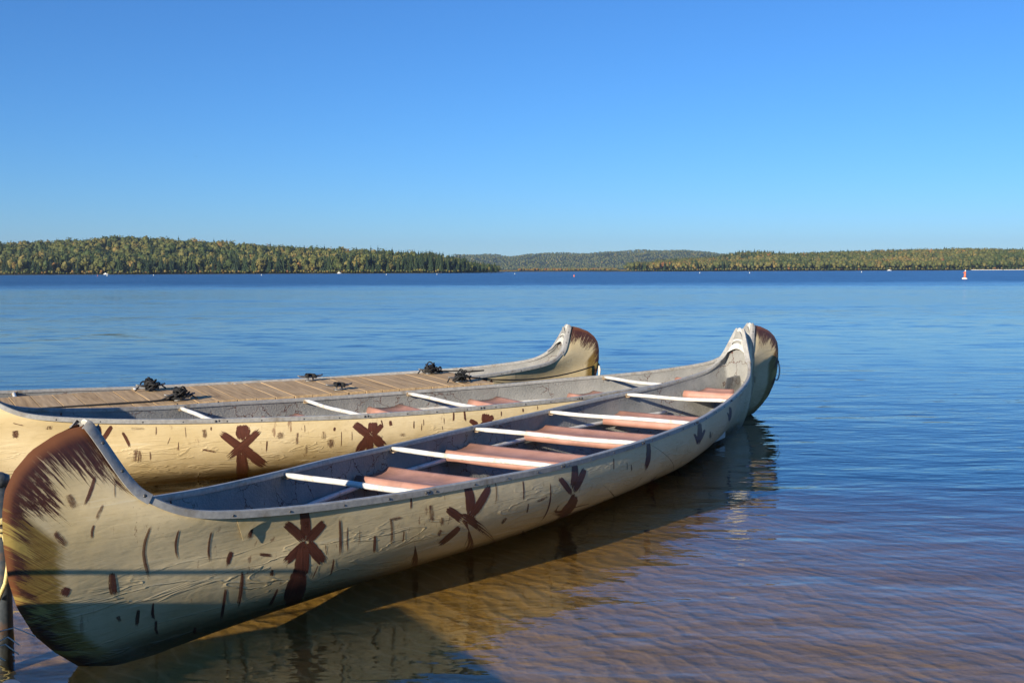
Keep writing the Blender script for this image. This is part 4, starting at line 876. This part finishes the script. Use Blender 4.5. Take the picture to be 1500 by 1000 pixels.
tag(fr_.build('frayed_rope', M['rope_white'], None, True), 'frayed white rope ends hanging by the fender at the left edge', 'rope')

# ------------------------------------------------------------------ buoys, boats and docks far out
def on_water(px, py):
    p = cam_to_plane(px, py, 0.0); return (p.x, p.y, 0)
def red_buoy(px, py, h, label):
    x, y, _ = on_water(px, py); r = empty('channel_buoy', (x, y, 0)); r.rotation_euler = (0, R(4), 0)
    tag(r, label, 'buoy')
    MB().lathe([(h*.20, -.15), (h*.29, .0), (h*.31, h*.07), (h*.25, h*.13), (h*.14, h*.18)], 16).build('float', M['buoy_white'], r, True)
    MB().lathe([(h*.15, h*.165), (h*.115, h*.40), (h*.09, h*.68), (h*.075, h*.86)], 12).build('body', M['buoy_red'], r, True)
    MB().lathe([(h*.075, h*.86), (h*.07, h*.95), (h*.03, h*1.02)], 12).build('cap', M['buoy_white'], r, True)
    MB().lathe([(h*.07, h*.62), (h*.10, h*.66), (h*.10, h*.72), (h*.06, h*.76)], 10, (-h*.13, -.02, 0)).build('lamp', M['buoy_red'], r, True)
red_buoy(1413, 408.8, 1.45, 'orange-red channel buoy on a white float, right side of the lake')
def small_buoy(px, py, hpx, mat, label, group):
    x, y, _ = on_water(px, py); h = .75*hpx*y/FPX
    o = MB().lathe([(h*.22, -.1*h), (h*.34, .1*h), (h*.30, .45*h), (h*.16, .75*h), (h*.12, h)], 10).build('mooring_buoy', mat, None, True); o.location = (x, y, 0)
    tag(o, label, 'buoy', group)
small_buoy(841, 405.4, 4.5, M['buoy_red'], 'small orange buoy before the gap between the shores', None)
small_buoy(143, 404.6, 2.6, M['buoy_red'], 'tiny reddish buoy farthest left before the wooded shore', None)
for px, py, hp in ((157, 404.4, 2.6), (225, 403.6, 2.2), (383, 403.4, 2.4), (566, 402.6, 2.2), (640, 402.2, 2.0), (754, 401.6, 2.0), (1025, 400.2, 2.2), (1098, 400.2, 2.4), (1262, 399.0, 2.4)):
    small_buoy(px, py, hp, M['buoy_white'], 'tiny white buoy on the open lake before the far shore', 'white buoys')
def boat(px, yd, L, label, group=None):
    x = px2x(px, yd); n = 9; V = []; F = []
    for i in range(n):
        f = i/(n-1); w = .95*math.sin(min(1, (1-f)*1.6)*math.pi/2)**.8 + .02
        for a, z in ((-1, .75+.25*f), (-.85, .05), (.85, .05), (1, .75+.25*f)): V.append(((f-.5)*L, a*w, z))
    for i in range(n-1):
        for k in range(3): F.append((i*4+k, i*4+k+1, (i+1)*4+k+1, (i+1)*4+k))
        F.append((i*4+3, i*4, (i+1)*4, (i+1)*4+3))
    F += [(0, 1, 2, 3), tuple((n-1)*4+k for k in (3, 2, 1, 0))]
    r = empty('moored_boat', (x, yd, 0), random.uniform(-.2, .2)); tag(r, label, 'boat', group)
    fix_normals(part('hull', V, F, M['buoy_white'], r)); MB().box((-.1*L, 0, 1.15), (.28*L, 1.2, .55)).build('cabin', M['buoy_white'], r)
boat(157, 885, 3.6, 'small white boat moored before the wooded left shore')
boat(1302, 1290, 5.0, 'small white boat lying off the right shore')
boat(498, 890, 3.4, 'low white boat against the left shore below the conifers')
for px, w, lb_ in ((1445, 38, 'long white floating dock on the far right shore, left of the pair'), (1485, 30, 'long white floating dock at the right edge of the far shore')):
    yd = 1262; r = empty('far_dock', (px2x(px, yd), yd, 0)); tag(r, lb_, 'dock')
    for k in range(4): MB().box(((k-1.5)*w/4, 0, .55), (w/4-.25, 3.0, .5)).build('deck_section', M['buoy_white'], r)

# a bird, far up in the sky
bd = MB(); bd.tube([(-.28, 0, 0), (-.1, 0, .02), (.12, 0, .02), (.26, 0, 0)], [.02, .07, .06, .02], 8)
for s_ in (-1, 1): bd.add([(-.12, 0, .03), (.12, 0, .03), (.08, s_*.4, .16), (-.10, s_*.4, .16), (-.02, s_*.85, .06)], [(0, 1, 2, 3), (3, 2, 4)])
bo = bd.build('bird', M['rope_black'], None, True); bo.rotation_euler = (0, 0, .6)
dv = cam.matrix_world.to_3x3() @ Vector(((287-750)/FPX, -(230-500)/FPX, -1.0)); bo.location = Vector((0, 0, CAM_H)) + dv*420
tag(bo, 'tiny dark bird flying in the clear sky on the left', 'bird')

# ------------------------------------------------------------------ haze over the lake
t = NT('thin_lake_haze'); pv_ = t.n('ShaderNodeVolumePrincipled'); pv_.inputs['Density'].default_value = 8e-5; pv_.inputs['Color'].default_value = (.58, .76, 1.0, 1)
pv_.inputs['Anisotropy'].default_value = 0.25
t.t.links.new(pv_.outputs[0], t.out.inputs['Volume'])
hz = MB().box((0, 2640, 62), (8400, 5420, 170)).build('haze', t.m); tag(hz, 'thin pale haze lying over the whole lake', 'haze', kind='stuff')
